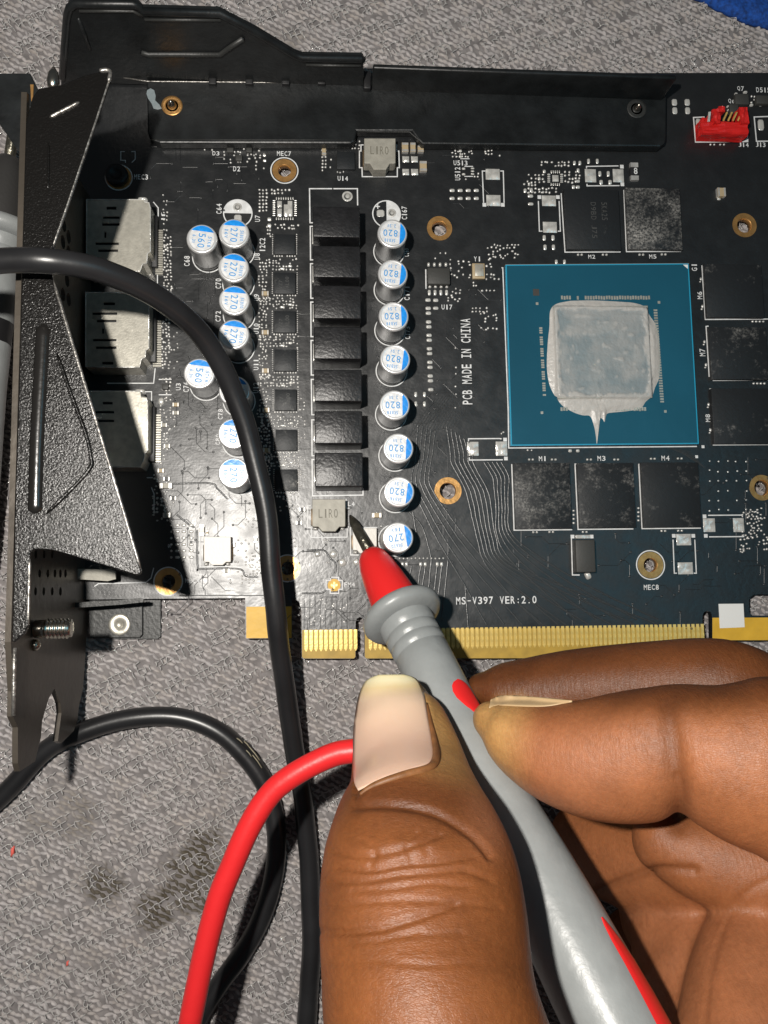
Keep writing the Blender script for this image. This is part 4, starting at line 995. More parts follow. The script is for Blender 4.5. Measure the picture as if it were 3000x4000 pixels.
# ---------------- copper traces under the mask
def traces():
    V, Fc = [], []
    cnt = [0]
    def ribbon(poly, w=0.38, h=0.07):
        cnt[0] += 1; h = h + (cnt[0] % 23) * 0.0011
        P = [Vector(q) for q in catmull([at(x, y, 0)[:] for x, y in poly], 7)]
        P = [q + Vector((0.10 * noise.noise(Vector((q.x * 0.9, q.y * 0.9, cnt[0]))), 0.06 * noise.noise(Vector((q.x * 0.9, q.y * 0.9, cnt[0] + 50))), 0)) for q in P]
        for i in range(len(P)):
            t = (P[min(i + 1, len(P) - 1)] - P[max(i - 1, 0)]).normalized(); s_ = Vector((-t.y, t.x, 0))
            o = len(V); V.extend([P[i] - s_ * w / 2, P[i] - s_ * w * 0.32 + Vector((0, 0, h)), P[i] + s_ * w * 0.32 + Vector((0, 0, h)), P[i] + s_ * w / 2])
            if i < len(P) - 1:
                for k in range(3): Fc.append((o + k, o + k + 4, o + k + 5, o + k + 1))
    for i in range(5):
        ribbon([(1633 + i * 17, 1660 + i * 6), (1622 + i * 16, 1790), (1608 + i * 17, 1860), (1612 + i * 18, 1905), (1650 + i * 22, 1990), (1715 + i * 30, 2120), (1800 + i * 42, 2260), (1900 + i * 70, 2440)])
    for i in range(6):
        ribbon([(1745 + i * 17, 1665 + i * 12), (1760 + i * 17, 1770), (1765 + i * 17, 1812), (1815 + i * 17, 1905), (1832 + i * 17, 1965), (1862 + i * 15, 2095), (1895 + i * 20, 2200), (2000 + i * 60, 2330), (2120 + i * 90, 2440)])
    for i in range(5):
        ribbon([(1890 + i * 17, 1805), (1924 + i * 16, 1862), (1930 + i * 14, 1910), (1938 + i * 12, 1985), (1940 + i * 14, 2080), (1980 + i * 30, 2170), (2100 + i * 50, 2290), (2250 + i * 80, 2420)])
    for i in range(14):
        ribbon([(1600 + i * 14, 1705 - i * 3), (1660 + i * 14, 1610 - i * 4), (1700 + i * 15, 1560 - i * 6)], 0.16, 0.035)
    for x in (1606, 1643, 1661, 1684, 1708, 1726, 1750):
        ribbon([(x, 2212 if x not in (1684, 1750) else 2190), (x - 10, 2290), (x - 24, 2420)])
    ribbon([(1600, 2000), (1650, 2060), (1682, 2170), (1684, 2212)]); ribbon([(1612, 2000), (1622, 2060), (1636, 2110)])
    ribbon([(1817, 2290), (1822, 2350), (1829, 2450)]); 
    for i in range(5): ribbon([(660 + i * 9, 1635 + 2 * i), (720, 1610 + i * 7), (760, 1590 + i * 7), (820, 1590 + i * 8)], 0.16, 0.03)
    ribbon([(675, 1890), (820, 1888), (850, 1910), (890, 1950)]); ribbon([(690, 2010), (740, 2050), (760, 2060)])
    ribbon([(770, 2070), (772, 2215), (785, 2222), (930, 2222), (960, 2250), (1010, 2255)]); ribbon([(700, 2326), (1150, 2326)], 0.2)
    for i in range(9): ribbon([(1190 + i * 21, 2345 - (i % 3) * 8), (1188 + i * 21, 2400), (1188 + i * 21, 2455)], 0.16, 0.03)
    ribbon([(1180, 2318), (1255, 2316), (1275, 2300)]); ribbon([(1375, 2408), (1430, 2352)], 0.25, 0.04); ribbon([(1200, 2150), (1265, 2150), (1290, 2180), (1310, 2200), (1310, 2240)])
    for i in range(7):
        y = 1225 + i * 88
        ribbon([(1165, y), (1185, y + 2), (1212, y)], 0.18, 0.03)
    for i in range(10):
        ribbon([(2600 + i * 8, 1745 + i * 3), (2700 + i * 6, 1765 + i * 7)], 0.14, 0.03)
    # the many short runs and vias that fill the rest of the board
    rr = random.Random(5); V1, F1 = V, Fc
    V2, F2 = [], []
    V, Fc = V2, F2
    for _ in range(170):
        zone = rr.choice(((650, 850, 900, 2330), (690, 1120, 1950, 2330), (690, 900, 1150, 2000), (1160, 1420, 1990, 2450), (1480, 1760, 1450, 2330), (1580, 1950, 600, 1750), (640, 1010, 620, 760), (2740, 3000, 1760, 2300), (2000, 2740, 2090, 2400), (600, 720, 760, 2320)))
        x, y = rr.uniform(zone[0], zone[1]), rr.uniform(zone[2], zone[3]); a = rr.choice((0, 90, 180, 270)) ; pts = [(x, y)]
        for k in range(rr.choice((2, 3, 3))):
            L = rr.uniform(15, 75); pts.append((pts[-1][0] + L * math.cos(math.radians(a)), pts[-1][1] + L * math.sin(math.radians(a)))); a += rr.choice((-45, 45))
        for i in range(len(pts) - 1):
            p, q = at(*pts[i]), at(*pts[i + 1]); t = (q - p).normalized(); s_ = Vector((-t.y, t.x, 0)); w, hh = 0.15, 0.03
            o = len(V); V.extend([p - s_ * w / 2, p - s_ * w * .3 + Vector((0, 0, hh)), p + s_ * w * .3 + Vector((0, 0, hh)), p + s_ * w / 2, q - s_ * w / 2, q - s_ * w * .3 + Vector((0, 0, hh)), q + s_ * w * .3 + Vector((0, 0, hh)), q + s_ * w / 2])
            Fc.extend([(o + k, o + k + 4, o + k + 5, o + k + 1) for k in range(3)])
        if rr.random() < 0.8:
            for (vx, vy) in (pts[0], pts[-1]):
                c = at(vx, vy); o = len(V)
                for r_, z_ in ((0.27, 0.0), (0.22, 0.06), (0.10, 0.06), (0.05, 0.01)):
                    for k in range(8): V.append(c + Vector((r_ * math.cos(k * math.pi / 4), r_ * math.sin(k * math.pi / 4), z_)))
                for r_ in range(3):
                    for k in range(8): Fc.append((o + r_ * 8 + k, o + r_ * 8 + (k + 1) % 8, o + r_ * 8 + 8 + (k + 1) % 8, o + r_ * 8 + 8 + k))
    o = obj('mask_vias', V2, F2, 'board_mask', board, True); o['kind'] = 'stuff'
    o = obj('mask_traces', V1, F1, 'trace_mask', board, True); o['kind'] = 'stuff'
traces()

# joined small solder dots
def build_dots():
    V, Fc = [], []
    n = 6
    for x, y, a, b, h in DOTS:
        p = at(x, y); a = mm(a); b = mm(b); o = len(V)
        r0 = random.uniform(0, 1)
        for s_, z in ((1.0, 0.0), (0.86, 0.62), (0.4, 1.0)):
            for k in range(n):
                t = 2 * math.pi * k / n + r0; V.append((p.x + a * s_ * math.cos(t), p.y + b * s_ * math.sin(t), h * z))
        for r in range(2):
            for k in range(n): Fc.append((o + r * n + k, o + r * n + (k + 1) % n, o + (r + 1) * n + (k + 1) % n, o + (r + 1) * n + k))
        Fc.append(tuple(o + 2 * n + k for k in range(n)))
    q = obj('solder_dots', V, Fc, 'solder_dot', board, True); q['kind'] = 'stuff'
build_dots()

# ------------------------------------------------------------------ display connectors
def rect(x0, y0, x1, y1): return [(x0, y0), (x1, y0), (x1, y1), (x0, y1)]
def connector(outline, slots, h=5.6):
    xs = [p[0] for p in outline]; ys_ = [p[1] for p in outline]
    o = part_poly('display_connector', outline, h - 0.35, 0.35, 'shell_metal', card, [rect(*s_) for s_ in slots])
    P = [at(x, y, h) for x, y in outline]; c = sum(P, Vector()) / len(P)
    # side skirt just inside the lid, dark core inside it
    out = [(c + (q - c) * 0.992)[:2] for q in P]; inn = [(c + (q - c) * 0.95)[:2] for q in P]
    v, f = fill_poly(out, [inn], h - 0.36); obj('shell_wall', v, f, 'shell_metal', o)
    v, f = fill_poly([(c + (q - c) * 0.94)[:2] for q in P], [], h - 0.9); obj('connector_core', v, f, 'dark_plastic', o)
    xr_ = max(xs); y0_, y1_ = min(ys_), max(ys_)
    c2, w2, d2 = rect_px(xr_ - 2, y0_ + 60, xr_ + 26, y1_ - 24, 1.8); box('connector_tail', (c2.x, c2.y, 0), w2, d2, 1.6, 'dark_plastic', o, 0.1)
    for yy in (y0_ + 4, y1_ - 6):                                     # soldered shell feet
        q = at(xr_ - 30, yy, 0); inst('shell_foot', pad_me, o, (q.x, q.y, 0), 0, (2.2, 1.0, 0.8))
    for a, b in zip(slots[1::2], slots[2::2]):                         # sprung tongues between the cuts
        if a[2] - a[0] > 30 and abs(b[1] - a[3]) < 40:
            c3, w3, d3 = rect_px(min(a[0], b[0]) + 2, a[3] + 2, max(a[0], b[0]) + 26, b[1] - 2, h); box('spring_tongue', (c3.x, c3.y, h - 0.2), w3, d3, 0.34, 'shell_metal', o, 0.08)
    q = [(c + (p_ - c) * 0.985) + Vector((0, 0, 0.02)) for p_ in P]; v, f = tube(q + [q[0]], 0.13, 6, False); obj('folded_edge', v, f, 'solder', o, True)
    return o
connector([(335, 778), (562, 778), (566, 788), (583, 790), (588, 812), (588, 985), (576, 992), (574, 1030), (556, 1034), (548, 1062), (335, 1064)],
          [(416, 807, 455, 819), (401, 845, 467, 855), (398, 872, 467, 882), (407, 905, 415, 929), (372, 947, 464, 957), (382, 974, 461, 984)])
connector([(332, 1140), (562, 1142), (582, 1150), (583, 1360), (570, 1370), (568, 1396), (552, 1404), (546, 1436), (390, 1436), (332, 1434)],
          [(404, 1181, 449, 1192), (360, 1220, 458, 1230), (377, 1249, 455, 1259), (398, 1282, 406, 1303), (362, 1324, 455, 1333), (374, 1353, 455, 1363), (398, 1413, 443, 1424)])
connector([(330, 1526), (548, 1526), (552, 1548), (574, 1552), (578, 1580), (578, 1760), (566, 1772), (560, 1800), (548, 1826), (420, 1826), (330, 1824)],
          [(400, 1569, 440, 1580), (370, 1605, 446, 1615), (370, 1639, 446, 1649)])
for x0, x1, y0, y1, n in ((607, 636, 900, 1068, 20), (597, 630, 1254, 1429, 20), (595, 628, 1622, 1802, 20)):
    for k in range(n):
        y = y0 + (y1 - y0) * k / (n - 1)
        c, w, d_ = rect_px(x0, y - 2.6, x1, y + 2.6, 0.4)
        box('contact_pin', (c.x, c.y, 0), w, d_, 0.4, 'shell_metal', card, 0.0)
for k in range(26):
    y = 2020 + k * 7.2; dot(604, y, 15, 2.2, 0.08)
    if k % 2 == 0: dot(532, 2020 + k * 7.2, 13, 2.2, 0.08)
silk([[(600, 790), (618, 812), (618, 895)], [(615, 1075), (615, 1130)], [(420, 1497), (600, 1497), (606, 1440)], [(560, 1530), (592, 1530), (592, 1610)], [(575, 1866), (595, 1866)], [(592, 1905), (602, 1930), (602, 1995)]], 0.2)
silk([[(370, 2290), (385, 2280), (570, 2275), (590, 2258), (600, 2220)]], 0.2)

# ------------------------------------------------------------------ slot bracket
FLZ = 37.0
X0 = at(70, 1500, FLZ).x
bracket = None
def build_bracket():
    global bracket
    yt_, ytail = at(110, 360, FLZ).y, at(48, 2508, FLZ).y
    tail = [at_x(x, y, X0) for x, y in ((52, 2700), (50, 2798), (70, 2841), (70, 2982), (78, 3013), (137, 2974), (160, 2880), (165, 2815), (190, 2730), (213, 2689), (236, 2745), (240, 2785), (226, 2895), (240, 2903), (288, 2856), (302, 2815), (308, 2760), (324, 2690), (331, 2600), (337, 2500))]
    outl = [(yt_, FLZ), (ytail, FLZ - 0.3)] + [(q.y, max(-3.3, min(FLZ, q.z))) for q in tail] + [(ytail + 1, -3.0), (yt_, -3.0)]
    holes = []
    for r, (xs, y) in enumerate((((140, 172, 204), 2165), ((155, 187, 215, 236, 256), 2240), ((139, 171, 204, 236), 2310))):
        for x in xs:
            a = at_x(x - 5, y - 17, X0); b = at_x(x + 5, y + 17, X0)
            cy, cz, ry, rz = (a.y + b.y) / 2, (a.z + b.z) / 2, abs(a.y - b.y) / 2, abs(a.z - b.z) / 2
            holes.append([(cy + ry * math.cos(t), cz + rz * math.sin(t)) for t in np.linspace(0, 2 * math.pi, 12, endpoint=False)])
    for x, y in ((250, 880), (268, 925), (246, 945), (268, 985), (248, 1010), (262, 1095), (246, 1150), (268, 1170)):
        a = at_x(x, y, X0); holes.append(circle((a.y, a.z), 1.3, 10))
    v, f = fill_poly(outl, holes, 0.9)
    bracket = obj('slot_bracket', [(X0 - z, y, x) for y, x, z in v], f, 'bracket_bare', card)
    bracket['label'] = 'black metal slot bracket standing along the card end'
    FL = [(150, 345), (240, 330), (330, 292), (418, 272), (430, 276), (434, 292), (318, 640), (203, 976), (196, 1030), (205, 1086), (392, 1700), (551, 2230), (548, 2242), (530, 2247), (337, 2188), (240, 2160), (199, 2149), (133, 2146), (118, 2156), (114, 2180), (109, 2441), (95, 2475), (56, 2508), (46, 2505),
          (60, 1880), (72, 1543), (86, 990), (92, 783), (101, 482), (125, 380)]
    fl = part_poly('bracket_flange', FL, FLZ, 0.9, 'bracket_black', bracket, bevel=0.2)
    def bead(name, px, z, r, m, n=8):
        P = [Vector(q) for q in catmull([at(x, y, z)[:] for x, y in px], 6)]
        rr = [r * (0.35 if i in (0, len(P) - 1) else 1) for i in range(len(P))]
        v, f = tube(P, rr, n); return obj(name, v, f, m, bracket, True)
    zt = FLZ + 0.9
    bead('pressed_ridge', [(176, 1262), (166, 1450), (152, 1700), (146, 1880), (143, 2016)], zt - 0.75, 1.35, 'bracket_ridge', 20)
    bead('pressed_groove', [(222, 1381), (280, 1545), (337, 1700), (356, 1790), (354, 1825), (300, 1890), (181, 2007)], zt, 0.32, 'bracket_black')
    bead('pressed_ridge', [(193, 459), (250, 430), (310, 399)], zt, 0.3, 'worn_edge'); bead('pressed_groove', [(190, 560), (190, 650), (187, 740)], zt, 0.2, 'bracket_black')
    bead('worn_edge', [(388, 262 + 14), (418, 274), (431, 284), (425, 320)], zt, 0.35, 'worn_edge')
    bead('worn_edge', [(432, 296), (375, 470), (318, 638), (260, 810), (203, 974)], zt - 0.2, 0.20, 'worn_edge')
    bead('worn_edge', [(206, 1090), (300, 1400), (392, 1700), (480, 1990), (549, 2222)], zt - 0.2, 0.28, 'worn_edge')
    bead('worn_edge', [(116, 2182), (113, 2300), (110, 2440)], zt - 0.2, 0.25, 'worn_edge')
    P = [at_x(x, y, X0 + 0.1) for x, y in ((57, 2530), (55, 2620), (54, 2700), (52, 2795))]
    v, f = tube(P, 0.35, 6); obj('worn_edge', v, f, 'worn_edge', bracket, True)
    ear = part_poly('mounting_ear', [(-70, 285), (117, 285), (150, 352), (142, 404), (120, 420), (108, 500), (80, 590), (62, 578), (0, 487), (-70, 400)], FLZ - 2.2, 0.9, 'brace_black', bracket, bevel=0.2)
    part_poly('ear_edge', [(118, 330), (131, 330), (128, 395), (122, 395)], FLZ - 1.28, 0.15, 'copper', ear)
    # screw end beside the ear
    a = at(208, 318, FLZ - 6); v, f = lathe([(0.3, -1.6), (0.9, -1.1), (1.1, 0), (0.9, 1.4), (0.25, 2.6)], 16)
    obj('screw_end', [(a.x + x, a.y + z, a.z + y) for x, y, z in v], f, 'screw_steel', bracket, True)
    # threaded stud
    a = at_x(132, 2457, X0); zz = a.z; L = at(278, 2457, zz).x - X0
    prof = [(1.2, 0.0), (1.5, 0.3), (1.5, L * 0.30)]
    k = L * 0.34
    while k < L - 0.3:
        prof += [(1.38, k), (1.72, k + 0.22), (1.72, k + 0.30), (1.38, k + 0.5)]; k += 0.62
    prof += [(1.5, L), (0.8, L + 0.05)]
    v, f = lathe(prof, 20); st = obj('threaded_stud', [(X0 + z, a.y + x, zz + y) for x, y, z in v], f, 'screw_steel', bracket, True)
    a = at_x(132, 2520, X0); v, f = lathe([(1.0, 0), (0.9, 0.7), (0.3, 1.1)], 14); obj('rivet', [(X0 + z, a.y + x, a.z + y) for x, y, z in v], f, 'screw_steel', bracket, True)
    # rail of the empty port opening
    part_poly('port_rail', [(150, 2362), (470, 2344), (540, 2336), (560, 2340), (560, 2352), (470, 2362), (330, 2372), (150, 2378)], 5.0, 0.8, 'brace_edge', bracket)
    part_poly('port_bar', [(296, 2222), (430, 2224), (450, 2232), (452, 2262), (420, 2270), (300, 2262)], 4.0, 0.6, 'choke_grey', bracket)
    return bracket
build_bracket()
t1 = part_poly('rear_plate_tab', [(345, 2345), (550, 2345), (556, 2352), (556, 2478), (546, 2490), (350, 2492)], -2.3, 0.55, 'brace_edge', card, bevel=0.1)
t1b = part_poly('rear_plate_tab', [(440, 2330), (628, 2338), (628, 2485), (617, 2497), (440, 2497)], -3.4, 0.6, 'brace_edge', card, bevel=0.1)
p = at(467, 2440, -1.7); v, f = lathe([(2.2, 0), (2.2, 0.2), (1.9, 0.3), (0.8, 0.3), (0.7, 0.05), (0.1, 0.0)], 28); obj('washer', v, f, 'shell_metal', t1, True, loc=(p.x, p.y, -1.75))

# ------------------------------------------------------------------ black stiffening brace along the top
BZ = 2.6
bar = part_poly('stiffening_brace', [(572, 316), (1419, 322), (1422, 340), (2585, 338), (2600, 346), (2604, 360), (2602, 545), (2597, 560), (2580, 572), (1650, 562), (1634, 546), (1609, 511), (1394, 511), (1384, 552), (1370, 560), (625, 558), (598, 548), (577, 520)],
                0.25, BZ - 0.25, 'brace_black', card, bevel=0.35)
bar['label'] = 'long black stiffening brace screwed along the top edge'
Yw = at(1000, 322, BZ).y
def on_wall(x, y): q = at_y(x, y, Yw); return (q.x, q.z)
wall_px = [(236, 390), (240, 300), (248, 180), (258, 56), (268, 24), (290, 9), (518, 12), (540, 20), (556, 39), (856, 48), (1000, 122), (1150, 212), (1181, 223), (1412, 226), (1419, 232), (1419, 318)]
wp = [on_wall(x, y) for x, y in wall_px]; wp += [(wp[-1][0], BZ - 2.0), (at(300, 300).x, BZ - 2.0)]
v, f = fill_poly(wp, [], 1.2)
wing = obj('brace_wing', [(x, Yw + z, y) for x, y, z in v], f, 'brace_black', bar)
# rolled rim of the wing and the pressed panel on it
rim = wp[1:15]
v, f = tube([Vector((x, Yw + 0.2, z - 0.55)) for x, z in rim], 0.75, 10); obj('wing_rim', v, f, 'brace_black', bar, True)
def wall_bead(px, r, m):
    P = [Vector((a, Yw - 0.05, b)) for a, b in (on_wall(x, y) for x, y in px)]
    v, f = tube(P, r, 8); obj('pressed_ridge', v, f, m, bar, True)
wall_bead([(552, 203), (580, 212), (760, 212), (860, 212), (895, 186), (950, 150)], 0.55, 'brace_edge')
wall_bead([(566, 76), (700, 77), (862, 78)], 0.3, 'brace_edge'); wall_bead([(310, 42), (420, 42), (520, 43), (556, 62)], 0.3, 'brace_edge'); wall_bead([(306, 70), (330, 130), (350, 190)], 0.35, 'brace_black')
wall_bead([(1195, 252), (1300, 255), (1410, 256)], 0.3, 'brace_edge')
P = [at(x, y, BZ) for x, y in ((440, 296), (575, 318), (820, 320), (1000, 322), (1410, 325))]
v, f = tube(P, 0.16, 6); obj('fold_edge', v, f, 'worn_edge', bar, True)
for x in (832, 975, 1117, 1256):
    c, w, d_ = rect_px(x - 15, 296, x + 14, 338, BZ); box('brace_notch', (c.x, c.y, BZ - 1), w, d_, 1.9, 'dark_plastic', bar, 0.1)
c, w, d_ = rect_px(1420, 280, 1448, 348, BZ + 1); box('brace_notch', (c.x, c.y, 0.3), w, d_, BZ + 1.0, 'dark_plastic', bar, 0.2)
zl = at_y(2000, 290, Yw - 1.2).z
a, b = at(1449, 340, BZ).x, at(2585, 340, BZ).x
box('brace_lip', ((a + b) / 2, Yw - 0.4, 0.3), b - a, 1.1, zl - 0.3, 'brace_black', bar, 0.35)
P = [at(x, y, BZ) for x, y in ((590, 545), (900, 546), (1200, 546), (1360, 546))]; v, f = tube([q - Vector((0, 0, 0.12)) for q in P], 0.14, 6); obj('fold_edge', v, f, 'brace_edge', bar, True)
P = [at(x, y, BZ) for x, y in ((1398, 513), (1500, 514), (1600, 514), (1636, 546), (2000, 552), (2560, 560))]; v, f = tube([q - Vector((0, 0, 0.12)) for q in P], 0.12, 6); obj('fold_edge', v, f, 'brace_edge', bar, True)
for x, y, m in ((672, 413, 'copper'), (2487, 425, 'brace_edge')):
    p = at(x, y, BZ); v, f = lathe([(2.25, 0.0), (2.2, 0.12), (1.7, 0.02), (0.95, -0.02), (0.9, 0.35), (0.55, 0.6), (0.12, 0.9)], 28)
    sc = obj('brace_screw', v, f, m, bar, True, loc=(p.x, p.y, BZ))
    v, f = lathe([(0.85, 0.3), (0.8, 0.75), (0.35, 1.5), (0.05, 1.75)], 16); obj('screw_tip', v, f, 'screw_steel', sc, True, loc=(p.x, p.y, BZ))
part_poly('paste_smear', [(575, 352), (588, 345), (602, 352), (608, 374), (606, 392), (622, 408), (632, 424), (616, 428), (600, 424), (592, 404), (578, 384), (572, 366)], BZ - 0.01, 0.06, 'paste_grey', bar)
# screen-printed wording on the board beside the brace is in the board section

# ------------------------------------------------------------------ test leads
def cable(name, px, r, m, per=10, n=20):
    P = [Vector(q) for q in catmull([at(x, y, z)[:] for x, y, z in px], per)]
    P = [q + Vector((noise.noise(q * 0.11), noise.noise(q * 0.11 + Vector((9, 0, 0))), 0)) * 0.22 for q in P]
    v, f = tube(P, [r * (1 + 0.025 * noise.noise(q * 0.2)) for q in P], n)
    return obj(name, v, f, m, None, True)
c1 = cable('black_test_cable', [(-500, 1180, 30), (-260, 1070, 38), (-60, 1026, 42), (90, 1019, 43), (181, 1022, 43), (271, 1031, 42), (362, 1047, 40.5), (452, 1077, 38.5), (542, 1116, 36), (633, 1170, 33), (723, 1242, 29.5), (790, 1312, 26.5), (846, 1395, 23.5), (898, 1501, 20.5), (949, 1626, 18), (984, 1751, 16.2), (1013, 1877, 15),
                                (1036, 1994, 14.2), (1050, 2092, 13.6), (1062, 2225, 12.8), (1077, 2388, 11.5), (1095, 2551, 9), (1115, 2700, 6), (1152, 2935, 2.5), (1190, 3170, -0.2), (1209, 3405, -1.4), (1216, 3640, -1.7), (1208, 3876, -1.8), (1192, 4100, -1.8), (1170, 4500, -1.8)], 1.95, 'cable_black')
tag(c1, 'black cable arching over the bracket and capacitors down the middle', 'cable', 'black test cables')
c2 = cable('black_test_cable', [(-420, 3420, -1.8), (-200, 3280, -1.8), (-60, 3170, -1.7), (70, 3050, -1.6), (180, 2930, -1.3), (298, 2868, -1.0), (439, 2822, -1.2), (596, 2798, -1.4), (752, 2814, -1.6), (870, 2868, -1.6), (972, 2966, -1.7), (1042, 3084, -1.7), (1078, 3233, -1.7), (1078, 3366, -1.7), (1054, 3484, -1.7), (1003, 3617, -1.7), (933, 3742, -1.7),
                                (850, 3860, -1.7), (784, 3970, -1.7), (700, 4150, -1.7), (600, 4400, -1.7)], 1.95, 'cable_black')
tag(c2, 'looped black cable lying on the fabric under the bracket tail', 'cable', 'black test cables')
P_ = [at(x, y, z) for x, y, z in ((915, 2893, 0.05), (938, 2912, 0.05), (958, 2934, 0.05), (978, 2958, 0.05), (998, 2985, 0.05), (1014, 3008, 0.05))]
for k_, (a_, b_, dx) in enumerate(((0, 1, 0.5), (1, 2, 0.8), (2, 3, 0.2), (2, 4, 0.8), (3, 5, 0.45))):
    q_ = [P_[a_] + Vector((dx, dx, 0.12 - 0.12 * dx)), (P_[a_] + P_[b_]) / 2 + Vector((dx + 0.1, dx, 0.14 - 0.12 * dx)), P_[b_] + Vector((dx, dx - 0.05, 0.12 - 0.12 * dx))]
    v, f = tube(q_, 0.11, 5); obj('worn_print', v, f, 'print_worn', c2, True)
c3 = cable('red_test_cable', [(1700, 3060, 30), (1560, 2970, 31), (1450, 2935, 31), (1378, 2933, 31), (1285, 2955, 30.5), (1136, 3037, 30), (1042, 3123, 29.5), (956, 3264, 29), (886, 3429, 28), (831, 3593, 27), (791, 3750, 26), (760, 3907, 25), (740, 4020, 24), (700, 4300, 20)], 1.95, 'cable_red')
tag(c3, 'red cable curving down from behind the thumb', 'cable')

def frame(a, b):
    """local frame with z along a->b and y as near to world up as can be"""
    z = (b - a).normalized(); x = Vector((0, 0, 1)).cross(z).normalized(); y = z.cross(x)
    return Matrix.Translation(a) @ Matrix((x, y, z)).transposed().to_4x4()
PROBE = {  # radius, distance from the tip (mm)
    'metal_tip': [(0.25, 0.0), (0.55, 0.8), (0.95, 2.2), (1.05, 4.0), (1.12, 10.6)],
    'nose_cone': [(0.9, 8.6), (1.6, 8.3), (2.3, 8.7), (3.0, 9.8), (3.55, 11.8), (4.0, 14.4), (4.4, 17.4), (4.65, 20.2), (4.7, 21.5)],
    'finger_guard': [(4.6, 20.9), (6.4, 20.9), (7.3, 21.3), (7.75, 22.1), (7.75, 22.9), (7.3, 23.7), (6.2, 24.1), (5.2, 24.3)],
    'barrel': [(5.3, 23.8), (5.25, 24.6), (5.15, 26.2), (4.85, 26.5), (4.85, 26.7), (5.15, 27.0), (5.1, 28.4), (4.8, 28.7), (4.8, 28.9), (5.1, 29.2), (5.1, 30.6), (4.8, 30.9), (4.8, 31.1), (5.05, 31.4), (4.95, 36.0), (4.85, 44.0), (4.9, 52.0),
               (5.1, 60.0), (5.5, 68.0), (5.95, 76.0), (6.3, 84.0), (6.5, 92.0), (6.5, 102.0), (5.8, 112.0), (4.0, 116.0), (2.6, 117.0)]}
PROBE['metal_tip'][-1] = (1.12, 13.4)
PROBE['nose_cone'] = [(r_, 10.6 + (s0 - 8.3) * 1.15) for r_, s0 in PROBE['nose_cone']]
PROBE['finger_guard'] = [(r_, s0 + 4.3) for r_, s0 in PROBE['finger_guard']]
PROBE['barrel'] = [(r_, s0 + 4.3 if s0 < 60 else s0) for r_, s0 in PROBE['barrel'] if s0 < 52 or s0 > 58]
def barrel_r(s_):
    p = PROBE['barrel']
    for i in range(len(p) - 1):
        if p[i][1] <= s_ <= p[i + 1][1]: t = (s_ - p[i][1]) / (p[i + 1][1] - p[i][1]); return p[i][0] * (1 - t) + p[i + 1][0] * t
    return p[-1][0]
INX = 1
def probe(name, a, b, mats, inlays, label, group):
    Mf = frame(a, b); R3 = Mf.to_3x3()
    o = tag(empty(name, a), label, 'test probe', group)
    def put(nm, v, f, m, parent): return obj(nm, [Mf @ Vector(q) for q in v], f, m, parent, True)
    parts = {}
    for nm, prof in PROBE.items():
        pr = prof if nm != 'barrel' else prof
        # densify so that smooth shading keeps the rings crisp
        v, f = lathe(pr, 48); parts[nm] = put(nm, v, f, mats[nm], o)
        if nm in ('metal_tip',): pass
    for poly in inlays:     # (s, phi centre, half width) rows, phi measured from the up side towards +x
        v, f = [], []; n = 10
        for s_, ph, hw in poly:
            for k in range(n + 1):
                t = math.radians(ph + hw * (2 * k / n - 1)); e = 1 - abs(2 * k / n - 1) ** 6
                r = barrel_r(s_) + 0.02 + 0.16 * e
                v.append((INX * r * math.sin(t), r * math.cos(t), s_))
        for i in range(len(poly) - 1):
            for k in range(n):
                q = i * (n + 1) + k; f.append((q, q + 1, q + n + 2, q + n + 1))
        put('grip_inlay', v, f, mats['inlay'], parts['barrel'])
    return o
TIP = at(1368, 2014, 0.75); REAR_REF = at(2262, 3732, 50.0)
RED = {'metal_tip': 'tip_metal', 'nose_cone': 'probe_red', 'finger_guard': 'probe_grey', 'barrel': 'probe_grey', 'inlay': 'probe_red'}
drop = [(q[0] + 10.6, q[1] - 2, q[2]) for q in [(34.3, 40, 2), (34.6, 40, 12), (35.2, 41, 20), (36.2, 42, 25), (37.5, 44, 26), (39.2, 48, 22), (41.2, 54, 14), (43.0, 59, 5), (43.6, 61, 1)]]
long_ = [(86.0, 50, 1), (87, 51, 5), (89, 54, 10), (92, 60, 16), (96, 66, 23), (101, 68, 27), (106, 68, 26), (110, 68, 10)]
probe('red_test_probe', TIP, REAR_REF, RED, [drop, long_], 'red nosed grey test probe held on the board by the fingers', None)
BLK = {'metal_tip': 'tip_metal', 'nose_cone': 'probe_black', 'finger_guard': 'probe_grey', 'barrel': 'probe_grey', 'inlay': 'dark_plastic'}
BA = at(62, 430, 3.0); BB = at(-135, 1900, 4.0)
btn = [(52.0, 35, 2), (52.8, 35, 16), (54.5, 35, 24), (57, 35, 27), (59.5, 35, 24), (61.2, 35, 16), (62, 35, 2)]
band = [(46.0, 0, 120), (50.5, 0, 120)]
probe('black_test_probe', BA, BB, BLK, [band, btn], 'black nosed grey test probe lying behind the bracket', None)

